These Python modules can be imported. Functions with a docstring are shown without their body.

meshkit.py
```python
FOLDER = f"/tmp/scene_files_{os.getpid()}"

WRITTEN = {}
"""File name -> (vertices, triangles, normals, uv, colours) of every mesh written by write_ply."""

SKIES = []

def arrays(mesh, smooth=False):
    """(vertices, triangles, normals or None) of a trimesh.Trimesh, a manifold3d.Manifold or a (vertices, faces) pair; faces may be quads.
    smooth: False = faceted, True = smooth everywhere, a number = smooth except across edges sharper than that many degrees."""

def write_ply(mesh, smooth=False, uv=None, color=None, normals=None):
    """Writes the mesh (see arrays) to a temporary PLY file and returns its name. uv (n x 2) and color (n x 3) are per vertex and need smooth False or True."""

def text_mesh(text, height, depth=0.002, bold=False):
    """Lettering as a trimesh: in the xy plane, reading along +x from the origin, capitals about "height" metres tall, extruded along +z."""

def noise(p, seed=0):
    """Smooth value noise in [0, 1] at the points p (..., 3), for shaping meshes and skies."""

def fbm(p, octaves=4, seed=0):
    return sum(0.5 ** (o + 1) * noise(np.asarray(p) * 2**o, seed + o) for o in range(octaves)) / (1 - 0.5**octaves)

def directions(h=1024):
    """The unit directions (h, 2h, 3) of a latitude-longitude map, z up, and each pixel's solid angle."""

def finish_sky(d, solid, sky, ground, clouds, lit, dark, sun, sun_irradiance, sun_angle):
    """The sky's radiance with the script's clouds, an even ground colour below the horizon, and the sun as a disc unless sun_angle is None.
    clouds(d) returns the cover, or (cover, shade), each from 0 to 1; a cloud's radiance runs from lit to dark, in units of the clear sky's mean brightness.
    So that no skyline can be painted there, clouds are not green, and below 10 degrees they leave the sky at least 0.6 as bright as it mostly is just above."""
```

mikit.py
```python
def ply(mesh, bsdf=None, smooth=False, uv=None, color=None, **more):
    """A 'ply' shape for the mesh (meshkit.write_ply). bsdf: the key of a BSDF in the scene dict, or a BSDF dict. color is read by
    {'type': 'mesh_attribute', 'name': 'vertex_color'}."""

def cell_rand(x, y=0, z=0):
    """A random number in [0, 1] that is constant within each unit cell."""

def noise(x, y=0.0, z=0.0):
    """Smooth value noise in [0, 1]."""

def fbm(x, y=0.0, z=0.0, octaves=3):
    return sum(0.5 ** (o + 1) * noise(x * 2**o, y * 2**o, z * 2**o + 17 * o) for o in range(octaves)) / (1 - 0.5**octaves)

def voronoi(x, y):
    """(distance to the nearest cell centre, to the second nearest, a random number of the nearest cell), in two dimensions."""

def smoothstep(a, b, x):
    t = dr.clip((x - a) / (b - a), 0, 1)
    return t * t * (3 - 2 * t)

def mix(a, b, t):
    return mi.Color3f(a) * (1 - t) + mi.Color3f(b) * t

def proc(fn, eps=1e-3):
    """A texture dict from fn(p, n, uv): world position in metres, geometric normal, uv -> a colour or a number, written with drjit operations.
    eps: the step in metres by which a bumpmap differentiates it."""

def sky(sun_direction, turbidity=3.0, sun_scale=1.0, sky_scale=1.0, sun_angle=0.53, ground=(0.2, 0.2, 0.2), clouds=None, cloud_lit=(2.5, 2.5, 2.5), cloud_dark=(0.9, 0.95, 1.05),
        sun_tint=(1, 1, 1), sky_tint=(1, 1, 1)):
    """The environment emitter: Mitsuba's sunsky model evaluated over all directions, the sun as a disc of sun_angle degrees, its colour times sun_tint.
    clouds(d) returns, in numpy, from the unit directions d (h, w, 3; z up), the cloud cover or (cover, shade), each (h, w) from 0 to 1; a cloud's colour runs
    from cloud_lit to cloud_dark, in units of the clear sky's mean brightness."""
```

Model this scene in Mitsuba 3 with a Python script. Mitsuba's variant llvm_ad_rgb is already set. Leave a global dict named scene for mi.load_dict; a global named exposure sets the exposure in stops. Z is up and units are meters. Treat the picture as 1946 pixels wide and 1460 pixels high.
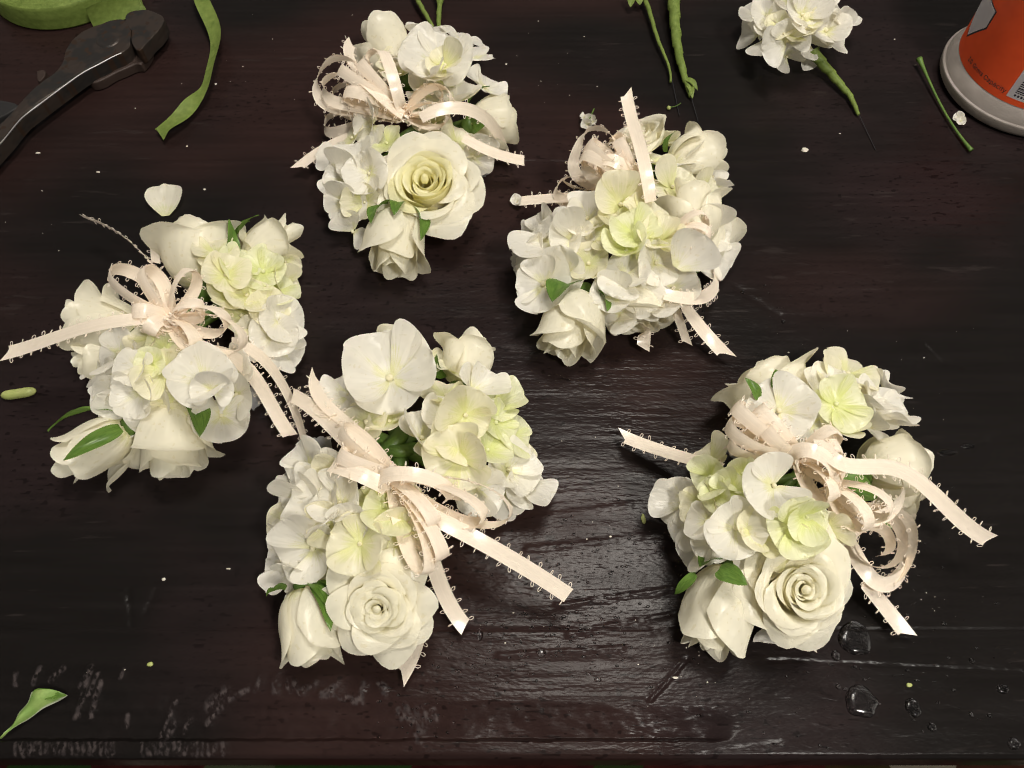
import math, random
import numpy as np, trimesh, shapely
import mitsuba as mi, drjit as dr
import mikit, meshkit
from scipy.interpolate import CubicSpline
T = mi.ScalarTransform4f
rng = np.random.default_rng(7)
scene, labels = {}, {}

# ------------------------------------------------------------------ camera, lamps, exposure
CAM_H, PITCH, FPX, CX, CY = 0.265, math.radians(62), 1500.0, 973.0, 730.0
fw = np.array([0, math.cos(PITCH), -math.sin(PITCH)])
upv = np.array([0, math.sin(PITCH), math.cos(PITCH)])
eye = np.array([0, 0, CAM_H])
scene['camera'] = {'type': 'perspective', 'fov': math.degrees(2 * math.atan(CX / FPX)), 'fov_axis': 'x', 'near_clip': 0.01, 'far_clip': 20.0,
                   'to_world': T().look_at(origin=eye.tolist(), target=(eye + fw).tolist(), up=upv.tolist())}
exposure = 0.15


def lamp(key, pos, radius, power, tint):
    """A round ceiling lamp facing down."""
    scene[key] = {'type': 'disk', 'to_world': T().translate(list(pos)).rotate([1, 0, 0], 180).scale(radius),
                  'emitter': {'type': 'area', 'radiance': {'type': 'rgb', 'value': [power * c for c in tint]}}}
    labels[key] = {'label': 'round warm ceiling lamp outside the picture', 'category': 'lamp', 'kind': 'structure'}


lamp('ceiling_lamp', (0.13, 0.33, 1.00), 0.15, 29.0, (1.0, 0.94, 0.85))
lamp('ceiling_lamp_001', (0.40, -0.34, 0.95), 0.08, 132.0, (1.0, 0.95, 0.87))
scene['room_light'] = {'type': 'constant', 'radiance': {'type': 'rgb', 'value': [0.160, 0.150, 0.139]}}

# ------------------------------------------------------------------ helpers


def P(px, py, z=0.0):
    """The point at height z seen at a spot of the photograph (1946 x 1460); used to lay things out on the table."""
    d = fw * FPX + np.array([1.0, 0, 0]) * (px - CX) + upv * (CY - py)
    return eye + d * ((z - CAM_H) / d[2])


def pxm(p):
    """Metres that one photograph pixel spans at point p."""
    return float((np.asarray(p) - eye) @ fw) / FPX


def key(name):
    k, i = name, 0
    while k in used:
        i += 1
        k = f'{name}_{i:03d}'
    used.add(k)
    return k


used = set()


def thing(name, label=None, cat=None, group=None, kind=None):
    k = key(name)
    if label:
        labels[k] = {a: b for a, b in (('label', label), ('category', cat), ('group', group), ('kind', kind)) if b}
    return k


def part(parent, name):
    return key(parent + '__' + name)


def put(k, mesh, bsdf, smooth=True, uv=None):
    scene[k] = mikit.ply(mesh, bsdf, smooth=smooth, uv=uv)
    used.add(k)
    return k


def grid_faces(nv, nu, wrap=False):
    j, i = np.meshgrid(np.arange(nv - 1), np.arange(nu if wrap else nu - 1), indexing='ij')
    i2 = (i + 1) % nu
    return np.stack([j * nu + i, j * nu + i2, (j + 1) * nu + i2, (j + 1) * nu + i], -1).reshape(-1, 4)


def norm(a):
    a = np.asarray(a, float)
    return a / (np.linalg.norm(a, axis=-1, keepdims=True) + 1e-12)


def basis(n, roll=0.0):
    n = norm(n)
    a = norm(np.cross([0.31, 0.95, 0.1] if abs(n[1]) < 0.9 else [1, 0, 0.1], n))
    b = np.cross(n, a)
    c, s = math.cos(roll), math.sin(roll)
    return np.stack([a * c + b * s, b * c - a * s, n], 1)


def place(v, n, roll, origin):
    return v @ basis(n, roll).T + origin


def tube(pts, rad, sides=8, caps=True, helix=0.0, turns=0.0):
    """Tube along a polyline, with a ridge that winds round it (wrapped tape)."""
    p = np.asarray(pts, float)
    n = len(p)
    rad = np.broadcast_to(rad, (n,)).astype(float)
    t = norm(np.gradient(p, axis=0))
    a = np.zeros_like(p)
    ref = np.array([0, 0, 1.0]) if abs(t[0][2]) < 0.9 else np.array([1.0, 0, 0])
    for i in range(n):
        ref = norm(ref - t[i] * (ref @ t[i]))
        a[i] = ref
    b = np.cross(t, a)
    ang = np.arange(sides) * 2 * np.pi / sides
    rr = rad[:, None] * np.ones((1, sides))
    if helix:
        ph = (ang[None] / (2 * np.pi) + np.linspace(0, turns, n)[:, None]) % 1
        rr = rr * (1 + helix * (ph - 0.5))
    v = p[:, None] + rr[..., None] * (np.cos(ang)[None, :, None] * a[:, None] + np.sin(ang)[None, :, None] * b[:, None])
    q = grid_faces(n, sides, True)
    f = np.vstack([q[:, [0, 1, 2]], q[:, [0, 2, 3]]])
    v = v.reshape(-1, 3)
    if caps:
        v = np.vstack([v, p[0], p[-1]])
        k = np.arange(sides)
        f = np.vstack([f, np.stack([(k + 1) % sides, k, k * 0 + len(v) - 2], 1), np.stack([(n - 1) * sides + k, (n - 1) * sides + (k + 1) % sides, k * 0 + len(v) - 1], 1)])
    return v, f


def spline(pts, step=0.0012, least=4):
    p = np.asarray(pts, float)
    s = np.r_[0, np.cumsum(np.linalg.norm(np.diff(p[:, :3], axis=0), axis=1))]
    if len(p) < 3:
        n = max(least, int(s[-1] / step))
        return p[0] + (p[-1] - p[0]) * np.linspace(0, 1, n)[:, None]
    n = max(least, int(s[-1] / step) + 1)
    return CubicSpline(s, p)(np.linspace(0, s[-1], n))


def merge(parts):
    vs, fs, at = [], [], 0
    for v, f in parts:
        f = np.asarray(f)
        if f.shape[1] == 4:
            f = np.vstack([f[:, [0, 1, 2]], f[:, [0, 2, 3]]])
        vs.append(v)
        fs.append(f + at)
        at += len(v)
    return np.vstack(vs), np.vstack(fs)


def blob(center, size, seed, rough=0.5, sub=2):
    m = trimesh.creation.icosphere(subdivisions=sub, radius=1.0)
    v = np.array(m.vertices)
    v = v * (1 + rough * (meshkit.noise(v * 1.7 + 9 + seed * 3.1, int(seed) % 97) - 0.5))[:, None]
    return v * np.asarray(size) + center, np.array(m.faces)


# ------------------------------------------------------------------ materials
def rgb(*c):
    return {'type': 'rgb', 'value': list(c)}


def petal_bsdf(name, edge, base, reach, gloss=0.22, trans=1.0, rough=0.26):
    """Thin petal tissue: colour of the blade, dye at the claw, fine veins; half of it glossy skin."""
    def colour(p, n, uv):
        x, v = mi.Float(uv.x), mi.Float(uv.y)
        vein = mikit.noise((x - 0.5) * 26 / (0.35 + v), v * 3.0, 1.0)
        mottle = mikit.fbm(p.x * 420, p.y * 420, p.z * 420, 2)
        w = 1 - mikit.smoothstep(0.0, reach, v + 0.22 * (vein - 0.5) + 0.25 * (mottle - 0.5))
        fleck = mikit.smoothstep(0.79, 0.86, mikit.noise(p.x * 900 + 31, p.y * 900, p.z * 900))
        c = mikit.mix(edge, base, w) * (0.93 + 0.07 * vein + 0.06 * (mottle - 0.5))
        return mikit.mix(c, c * mi.Color3f(0.90, 0.86, 0.72), fleck * 0.5)
    tex = mikit.proc(colour)

    def relief(p, n, uv):
        x, v = mi.Float(uv.x), mi.Float(uv.y)
        return mikit.noise((x - 0.5) * 22 / (0.35 + v), v * 2.5, 1.0) + 1.2 * mikit.noise(p.x * 330, p.y * 330, p.z * 330)
    inner = {'type': 'blendbsdf', 'weight': gloss,
             'a': {'type': 'principledthin', 'base_color': tex, 'roughness': 0.6, 'diff_trans': trans, 'eta': 1.4},
             'b': {'type': 'twosided', 'n': {'type': 'principled', 'base_color': tex, 'roughness': rough, 'specular': 0.7}}}
    scene[name] = {'type': 'bumpmap', 'arbitrary': mikit.proc(relief, eps=2e-4), 'scale': 0.00008, 'bsdf': inner}


petal_bsdf('hydrangea_white', (0.90, 0.872, 0.78), (0.87, 0.86, 0.52), 0.26)
petal_bsdf('hydrangea_cream', (0.90, 0.862, 0.655), (0.83, 0.84, 0.42), 0.5)
petal_bsdf('hydrangea_lime', (0.88, 0.885, 0.62), (0.79, 0.835, 0.36), 0.6)
petal_bsdf('rose_white', (0.91, 0.872, 0.715), (0.84, 0.85, 0.46), 0.30, gloss=0.26)
petal_bsdf('rose_cream', (0.95, 0.92, 0.76), (0.945, 0.90, 0.64), 0.5, gloss=0.2, trans=1.2)
petal_bsdf('rose_yellow', (0.955, 0.92, 0.60), (0.95, 0.87, 0.38), 0.75, gloss=0.2, trans=1.2)
TINT = {'w': 'hydrangea_white', 'c': 'hydrangea_cream', 'g': 'hydrangea_lime'}


def leaf_colour(p, n, uv):
    v = mikit.noise(mi.Float(uv.x) * 30, mi.Float(uv.y) * 9, 2)
    return mikit.mix((0.055, 0.125, 0.018), (0.16, 0.26, 0.05), 0.65 * v + 0.5 * (mikit.fbm(p.x * 300, p.y * 300, p.z * 300) - 0.3))


leaf_tex = mikit.proc(leaf_colour)
scene['leaf_green'] = {'type': 'blendbsdf', 'weight': 0.5, 'a': {'type': 'principledthin', 'base_color': leaf_tex, 'roughness': 0.5, 'diff_trans': 0.5},
                       'b': {'type': 'twosided', 'n': {'type': 'principled', 'base_color': leaf_tex, 'roughness': 0.3, 'specular': 0.5}}}


def pale_leaf(p, n, uv):
    e = dr.abs(mi.Float(uv.x) - 0.5) * 2
    f = mikit.fbm(p.x * 260, p.y * 260, 3)
    c = mikit.mix((0.14, 0.27, 0.05), (0.29, 0.40, 0.12), f)
    return mikit.mix(c, (0.42, 0.46, 0.34), mikit.smoothstep(0.80, 0.97, e + 0.15 * (f - 0.5)))


scene['leaf_pale'] = {'type': 'twosided', 'n': {'type': 'principled', 'base_color': mikit.proc(pale_leaf), 'roughness': 0.5}}


def tape_colour(p, n, uv):
    return mikit.mix((0.085, 0.130, 0.020), (0.185, 0.245, 0.055), mikit.fbm(p.x * 500, p.y * 500, p.z * 500))


scene['floral_tape'] = {'type': 'twosided', 'n': {'type': 'principled', 'base_color': mikit.proc(tape_colour), 'roughness': 0.6, 'specular': 0.35}}


def satin_colour(p, n, uv):
    thread = mikit.noise(mi.Float(uv.x) * 40, mi.Float(uv.y) * 2, 5)
    return mi.Color3f(0.885, 0.785, 0.650) * (0.94 + 0.10 * thread)


satin_tex = mikit.proc(satin_colour)
scene['ribbon_satin'] = {'type': 'blendbsdf', 'weight': 0.55,
                         'a': {'type': 'principledthin', 'base_color': satin_tex, 'roughness': 0.5, 'diff_trans': 1.0},
                         'b': {'type': 'twosided', 'n': {'type': 'principled', 'base_color': satin_tex, 'roughness': 0.26, 'anisotropic': 0.6, 'specular': 0.9, 'sheen': 0.2}}}
scene['picot_thread'] = {'type': 'twosided', 'n': {'type': 'principled', 'base_color': rgb(0.82, 0.72, 0.60), 'roughness': 0.22, 'specular': 0.8}}
scene['silver_mesh'] = {'type': 'twosided', 'n': {'type': 'principled', 'base_color': rgb(0.60, 0.60, 0.62), 'roughness': 0.35, 'metallic': 0.6}}


def wood_colour(p, n, uv):
    grain = mikit.fbm(p.x * 30 + 3, p.y * 520, 0.0, 3)
    blotch = mikit.fbm(p.x * 11 + 2, p.y * 17 + 8, 4.0, 4)
    patch = mikit.fbm(p.x * 7 + 40, p.y * 11, 9.0, 3)
    c = mikit.mix((0.0078, 0.0066, 0.0062), (0.0150, 0.0098, 0.0100), mikit.smoothstep(0.36, 0.66, blotch))
    c = mikit.mix(c, (0.0200, 0.0108, 0.0098), mikit.smoothstep(0.45, 0.68, patch))
    c = c * (0.90 + 0.45 * grain)
    worn = mikit.smoothstep(0.72, 0.84, mikit.fbm(p.x * 55 + 7, p.y * 420, 1.0, 4)) * mikit.smoothstep(0.45, 0.6, mikit.noise(p.x * 18, p.y * 30, 2.0))
    c = mikit.mix(c, (0.036, 0.029, 0.027), worn * 0.35)
    pits = mikit.smoothstep(0.80, 0.88, mikit.noise(p.x * 420, p.y * 1300, 6.0)) * mikit.smoothstep(0.4, 0.6, blotch)
    return c * (1 - 0.5 * pits)


def wood_rough(p, n, uv):
    return 0.15 + 0.20 * mikit.fbm(p.x * 45, p.y * 120, 2.0, 3)


def wood_relief(p, n, uv):
    a = mikit.fbm(p.x * 38, p.y * 620, 0.0, 3)
    b = mikit.fbm(p.x * 330, p.y * 1000, 5.0, 3)
    m = mikit.smoothstep(0.35, 0.65, mikit.fbm(p.x * 24, p.y * 50, 7.0, 2))
    c = mikit.noise(p.x * 800, p.y * 2300, 3.0)
    return 0.55 * a * (0.25 + 0.9 * m) + 0.55 * b + 0.17 * c


scene['dark_wood'] = {'type': 'bumpmap', 'arbitrary': mikit.proc(wood_relief, eps=8e-5), 'scale': 0.00016,
                      'bsdf': {'type': 'principled', 'base_color': mikit.proc(wood_colour), 'roughness': mikit.proc(wood_rough), 'specular': 0.09}}


scene['bare_wood'] = {'type': 'diffuse', 'reflectance': mikit.proc(lambda p, n, uv: mikit.mix((0.030, 0.025, 0.026), (0.088, 0.072, 0.070), mikit.noise(p.x * 900, p.y * 900)))}


def carpet_colour(p, n, uv):
    d1, d2, r = mikit.voronoi(p.x * 14, p.y * 14)
    c = mikit.mix((0.030, 0.008, 0.008), (0.06, 0.014, 0.012), mikit.noise(p.x * 90, p.y * 90))
    c = mikit.mix(c, (0.02, 0.045, 0.012), mikit.smoothstep(0.70, 0.74, r))
    return mikit.mix(c, (0.16, 0.14, 0.11), mikit.smoothstep(0.88, 0.90, r))


scene['carpet_pile'] = {'type': 'diffuse', 'reflectance': mikit.proc(carpet_colour)}
scene['water'] = {'type': 'roughdielectric', 'distribution': 'ggx', 'alpha': 0.012, 'int_ior': 1.33, 'ext_ior': 1.0}


def old_steel(p, n, uv):
    rust = mikit.fbm(p.x * 130, p.y * 130, p.z * 130, 4)
    c = mikit.mix((0.034, 0.031, 0.029), (0.054, 0.041, 0.034), mikit.smoothstep(0.42, 0.6, rust))
    return mikit.mix(c, (0.050, 0.030, 0.020), mikit.smoothstep(0.62, 0.72, mikit.fbm(p.x * 320, p.y * 320, 3.0, 3)))


scene['old_steel'] = {'type': 'bumpmap', 'arbitrary': mikit.proc(lambda p, n, uv: mikit.fbm(p.x * 500, p.y * 500, p.z * 500, 3), eps=2e-4), 'scale': 0.0003,
                      'bsdf': {'type': 'principled', 'base_color': mikit.proc(old_steel), 'roughness': 0.42, 'metallic': 0.55}}
scene['black_steel'] = {'type': 'principled', 'base_color': rgb(0.028, 0.027, 0.027), 'roughness': 0.4, 'metallic': 0.3}
scene['bright_steel'] = {'type': 'principled', 'base_color': rgb(0.30, 0.29, 0.28), 'roughness': 0.35, 'metallic': 0.9}
scene['rust_steel'] = {'type': 'principled', 'base_color': rgb(0.036, 0.022, 0.017), 'roughness': 0.6, 'metallic': 0.2}
scene['wire_steel'] = {'type': 'principled', 'base_color': rgb(0.05, 0.05, 0.055), 'roughness': 0.35, 'metallic': 0.6}
scene['tub_plastic'] = {'type': 'principled', 'base_color': mikit.proc(lambda p, n, uv: mikit.mix((0.21, 0.185, 0.165), (0.29, 0.255, 0.23), mikit.fbm(p.x * 160, p.y * 160, p.z * 260, 3))), 'roughness': 0.5, 'specular': 0.4}
scene['label_orange'] = {'type': 'principled', 'base_color': mikit.proc(lambda p, n, uv: mikit.mix((0.74, 0.078, 0.020), (0.84, 0.105, 0.028), mikit.fbm(p.x * 300, p.y * 300, p.z * 300, 3))), 'roughness': 0.45, 'specular': 0.4}
scene['print_white'] = {'type': 'twosided', 'n': {'type': 'principled', 'base_color': rgb(0.50, 0.47, 0.48), 'roughness': 0.5}}
scene['print_black'] = {'type': 'twosided', 'n': {'type': 'principled', 'base_color': rgb(0.025, 0.022, 0.03), 'roughness': 0.5}}
scene['print_blue'] = {'type': 'twosided', 'n': {'type': 'principled', 'base_color': rgb(0.14, 0.17, 0.40), 'roughness': 0.5}}
scene['crumb_white'] = {'type': 'twosided', 'n': {'type': 'principled', 'base_color': mikit.proc(lambda p, n, uv: mikit.mix((0.50, 0.45, 0.36), (0.70, 0.66, 0.58), mikit.noise(p.x * 900, p.y * 900, p.z * 900))), 'roughness': 0.5}}
scene['crumb_green'] = {'type': 'twosided', 'n': {'type': 'principled', 'base_color': mikit.proc(lambda p, n, uv: mikit.mix((0.28, 0.34, 0.09), (0.42, 0.44, 0.17), mikit.noise(p.x * 500, p.y * 500, p.z * 500))), 'roughness': 0.5}}
scene['stem_green'] = {'type': 'principled', 'base_color': mikit.proc(lambda p, n, uv: mikit.mix((0.05, 0.11, 0.02), (0.12, 0.20, 0.035), mikit.fbm(p.x * 300, p.y * 300, p.z * 300))), 'roughness': 0.45}

# ------------------------------------------------------------------ the table and the floor
EDGE_Y = float(P(973, 1442)[1])
SEAM_A, SEAM_B = float(P(1700, 306)[1]), float(P(200, 1196)[1])
wear = []          # (x0, y0, x1, y1, half width, height) ridges and dents in the wood


def mark(a, b, w_px, h_mm, scuff=0.0):
    p, q = P(*a), P(*b)
    wear.append((p[0], p[1], q[0], q[1], w_px * 0.00018, h_mm * 0.001, scuff))


r_ = np.random.default_rng(3)
for a, b in [((165, 1280), (150, 1305)), ((172, 1268), (155, 1330)), ((185, 1282), (168, 1318)), ((192, 1296), (176, 1330)), ((120, 1270), (98, 1290)), ((75, 1270), (62, 1300)), ((32, 1278), (28, 1302)),
             ((150, 1340), (142, 1360)), ((178, 1332), (168, 1362)), ((240, 1358), (232, 1380)), ((318, 1360), (300, 1398)), ((330, 1335), (318, 1360)), ((324, 1378), (312, 1402)), ((358, 1366), (345, 1388)), ((238, 1270), (228, 1290)),
             ((495, 1288), (488, 1310)), ((525, 1290), (522, 1316)), ((545, 1292), (552, 1316)), ((560, 1296), (572, 1318)), ((598, 1300), (570, 1314)), ((640, 1302), (610, 1322)), ((690, 1300), (684, 1330)), ((720, 1300), (730, 1318)),
             ((770, 1348), (786, 1375)), ((790, 1350), (800, 1388)), ((805, 1342), (812, 1370)), ((822, 1350), (830, 1365)), ((755, 1352), (775, 1366)), ((790, 1395), (797, 1412)), ((610, 1320), (680, 1332)), ((392, 1375), (412, 1345)), ((430, 1330), (470, 1312))]:
    mark(a, b, r_.uniform(10, 18), r_.uniform(0.15, 0.32), 1.0)
mark((400, 1338), (425, 1318), 34, 0.1, 0.8)
mark((390, 1372), (440, 1325), 14, 0.1, 0.8)
for x in np.arange(30, 430, 11.5):
    if not 225 < x < 262:
        mark((x + r_.uniform(-2, 2), 1413), (x + r_.uniform(-2, 5), 1434), 11, r_.uniform(0.15, 0.3), 0.8)
for a, b, w, h in [((1380, 466), (1500, 492), 5, .25), ((1500, 492), (1600, 520), 5, .25), ((1600, 520), (1740, 566), 5, .25), ((1405, 550), (1480, 600), 9, -.3), ((1480, 600), (1580, 602), 7, -.25), ((1465, 632), (1500, 618), 9, -.25), ((1395, 545), (1440, 556), 8, -.25),
                   ((1307, 1252), (1235, 1332), 6, -.45), ((244, 1120), (250, 1190), 6, -.35), ((300, 1118), (275, 1165), 8, -.3), ((237, 1128), (246, 1150), 5, -.3), ((1755, 655), (1790, 690), 4, -.5), ((1790, 690), (1880, 706), 4, -.5),
                   ((1000, 1045), (1320, 1008), 7, .35), ((1060, 1150), (1280, 1120), 9, .35), ((1010, 985), (1200, 960), 6, .3), ((1080, 1205), (1300, 1165), 10, .35), ((950, 1245), (1180, 1232), 9, .3), ((1300, 1190), (1240, 1200), 8, .3),
                   ((860, 468), (1000, 490), 8, .2), ((880, 500), (990, 512), 8, .2), ((1460, 1255), (1940, 1275), 6, -.25), ((1340, 1432), (1480, 1415), 8, -.2), ((1790, 865), (1870, 838), 14, -.25), ((1820, 1050), (1835, 1090), 10, .2)]:
    mark(a, b, w, h)


def rubbed(p, n, uv):
    """Where the stain is scraped off: along the tooth-like marks at the near edge, broken up by the grain."""
    w = mi.Float(0)
    wob = 0.0014 * (mikit.fbm(p.x * 260, p.y * 260, 1.0, 2) - 0.5)
    for x0, y0, x1, y1, h, _, sc in wear:
        if sc:
            dx, dy = float(x1 - x0), float(y1 - y0)
            t = dr.clip(((p.x - float(x0)) * dx + (p.y - float(y0)) * dy) / (dx * dx + dy * dy), 0, 1)
            d = dr.sqrt(dr.square(p.x + wob - float(x0) - t * dx) + dr.square(p.y + wob - float(y0) - t * dy))
            w = dr.maximum(w, sc * (1 - mikit.smoothstep(0.10 * float(h), 0.50 * float(h), d)))
    return 0.8 * w * mikit.smoothstep(0.28, 0.70, mikit.fbm(p.x * 1100 + p.y * 520, p.y * 700 - p.x * 430, 4.0, 3))


scene['table_wood'] = {'type': 'blendbsdf', 'weight': mikit.proc(rubbed), 'a': {'type': 'ref', 'id': 'dark_wood'}, 'b': {'type': 'ref', 'id': 'bare_wood'}}
TROUGH = np.array([[P(a, b)[0], P(a, b)[1], f] for a, b, f in [(-60, 1285, .006), (430, 1288, .006), (540, 1326, .004), (700, 1322, .004), (900, 1334, .003), (1240, 1340, .0025), (1420, 1345, .002)]])
TROUGH_LOW = P(700, 1409)[1]
WX0, WX1, WY1 = P(0, 1290)[0], P(1398, 1290)[0], P(973, 1288)[1]


def table_height(x, y):
    p = np.stack([x * 40, y * 400, x * 0], -1)
    z = 0.00022 * (meshkit.fbm(p, 3, 4) - 0.5) + 0.00050 * (meshkit.fbm(np.stack([x * 22, y * 30, x * 0 + 3], -1), 3, 9) - 0.5)
    # the worn, chewed strip along the near edge: a shallow trough with a round end
    n = meshkit.fbm(np.stack([x * 60, y * 60, x * 0 + 5], -1), 3, 2) - 0.5
    n2 = meshkit.fbm(np.stack([x * 260, y * 260, x * 0 + 1], -1), 3, 12) - 0.5
    top = np.interp(x, TROUGH[:, 0], TROUGH[:, 1]) + 0.0024 * n + 0.0016 * n2
    low = TROUGH_LOW + 0.0010 * n2
    fall = np.interp(x, TROUGH[:, 0], TROUGH[:, 2])
    inside = np.clip((WX1 - 0.0035 * np.clip((y - TROUGH_LOW) / 0.010 - 0.5, -.5, .5) ** 2 * 4 + 0.004 * n - x) / 0.010, 0, 1)
    inside = inside * inside * (3 - 2 * inside)
    t = np.clip(top - y, 0, 0.03)
    inside = inside * np.clip((y - low) / 0.0009, 0, 1)
    slope = 0.16 + 0.20 * np.clip((x - P(880, 1340)[0]) / 0.02, 0, 1)
    drop = inside * (slope * t + 0.00045 * n2 * np.clip(t / 0.004, 0, 1) * np.clip((P(860, 1340)[0] - x) / 0.03 + 0.35, 0.12, 1))
    z = z - drop
    for x0, y0, x1, y1, w, h, sc in wear:
        m = (x > min(x0, x1) - 4 * w) & (x < max(x0, x1) + 4 * w) & (y > min(y0, y1) - 4 * w) & (y < max(y0, y1) + 4 * w)
        if not m.any():
            continue
        dx, dy = x1 - x0, y1 - y0
        xm, ym = x[m] + 0.0008 * n[m], y[m] + 0.0012 * n[m]
        t = np.clip(((xm - x0) * dx + (ym - y0) * dy) / (dx * dx + dy * dy), 0, 1)
        d2 = (xm - x0 - t * dx) ** 2 + (ym - y0 - t * dy) ** 2
        bell = np.exp(-d2 / (w * w) * 2.2)
        rub = 0.55 + 0.9 * meshkit.noise(np.stack([xm * 700, ym * 700, xm * 0], -1), 6)
        z[m] += h * bell * rub
    for s, w, h in ((SEAM_A, 0.0007, 0.00022), (SEAM_B, 0.0005, 0.0003)):
        z -= h * np.exp(-((y - s) / w) ** 2)
    z -= 0.0012 * np.exp(-((y - EDGE_Y) / 0.0007) ** 2)              # the rounded arris
    return z


labels['table_top'] = {'label': 'dark stained wooden table top with scratched grain and a chewed near edge', 'kind': 'structure'}
ys = np.r_[np.arange(EDGE_Y, 0.065, 0.00035), np.arange(0.065, 0.43, 0.0011)]
xs = np.arange(-0.34, 0.3401, 0.0007)
for lo, hi in ((EDGE_Y, SEAM_B), (SEAM_B, SEAM_A), (SEAM_A, 9)):
    yy = np.r_[ys[(ys > lo) & (ys < hi)], min(hi, 0.43)]
    if lo == EDGE_Y:
        yy = np.r_[EDGE_Y, yy]
    else:
        yy = np.r_[lo, yy]
    X, Y = np.meshgrid(xs, np.unique(yy))
    Z = table_height(X, Y)
    if lo == EDGE_Y:          # the near face of the table
        X, Y = np.vstack([X[:3], X]), np.vstack([Y[:1] - 0.0005 + 0 * Y[:3], Y])
        Z = np.vstack([Z[:1] * 0 - 0.035, Z[:1] * 0 - 0.012, Z[:1] - 0.0011, Z])
        Y[2] = EDGE_Y - 0.0003
    put(part('table_top', 'plank'), (np.stack([X, Y, Z], -1).reshape(-1, 3), grid_faces(*X.shape)), 'table_wood')
labels['carpet'] = {'label': 'dark red patterned carpet far below the table edge', 'kind': 'structure'}
put('carpet', (np.array([[-2, -2, -0.72], [2, -2, -0.72], [2, 2, -0.72], [-2, 2, -0.72]], float), np.array([[0, 1, 2, 3]])), 'carpet_pile', smooth=False)

# ------------------------------------------------------------------ flowers


def sheet(v, nv, nu):
    """uv of a grid (columns across, rows from the claw to the tip)."""
    a, b = np.meshgrid(np.linspace(0, 1, nu), np.linspace(0, 1, nv))
    return (v.reshape(-1, 3), grid_faces(nv, nu)), np.stack([a, b], -1).reshape(-1, 2)


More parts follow.
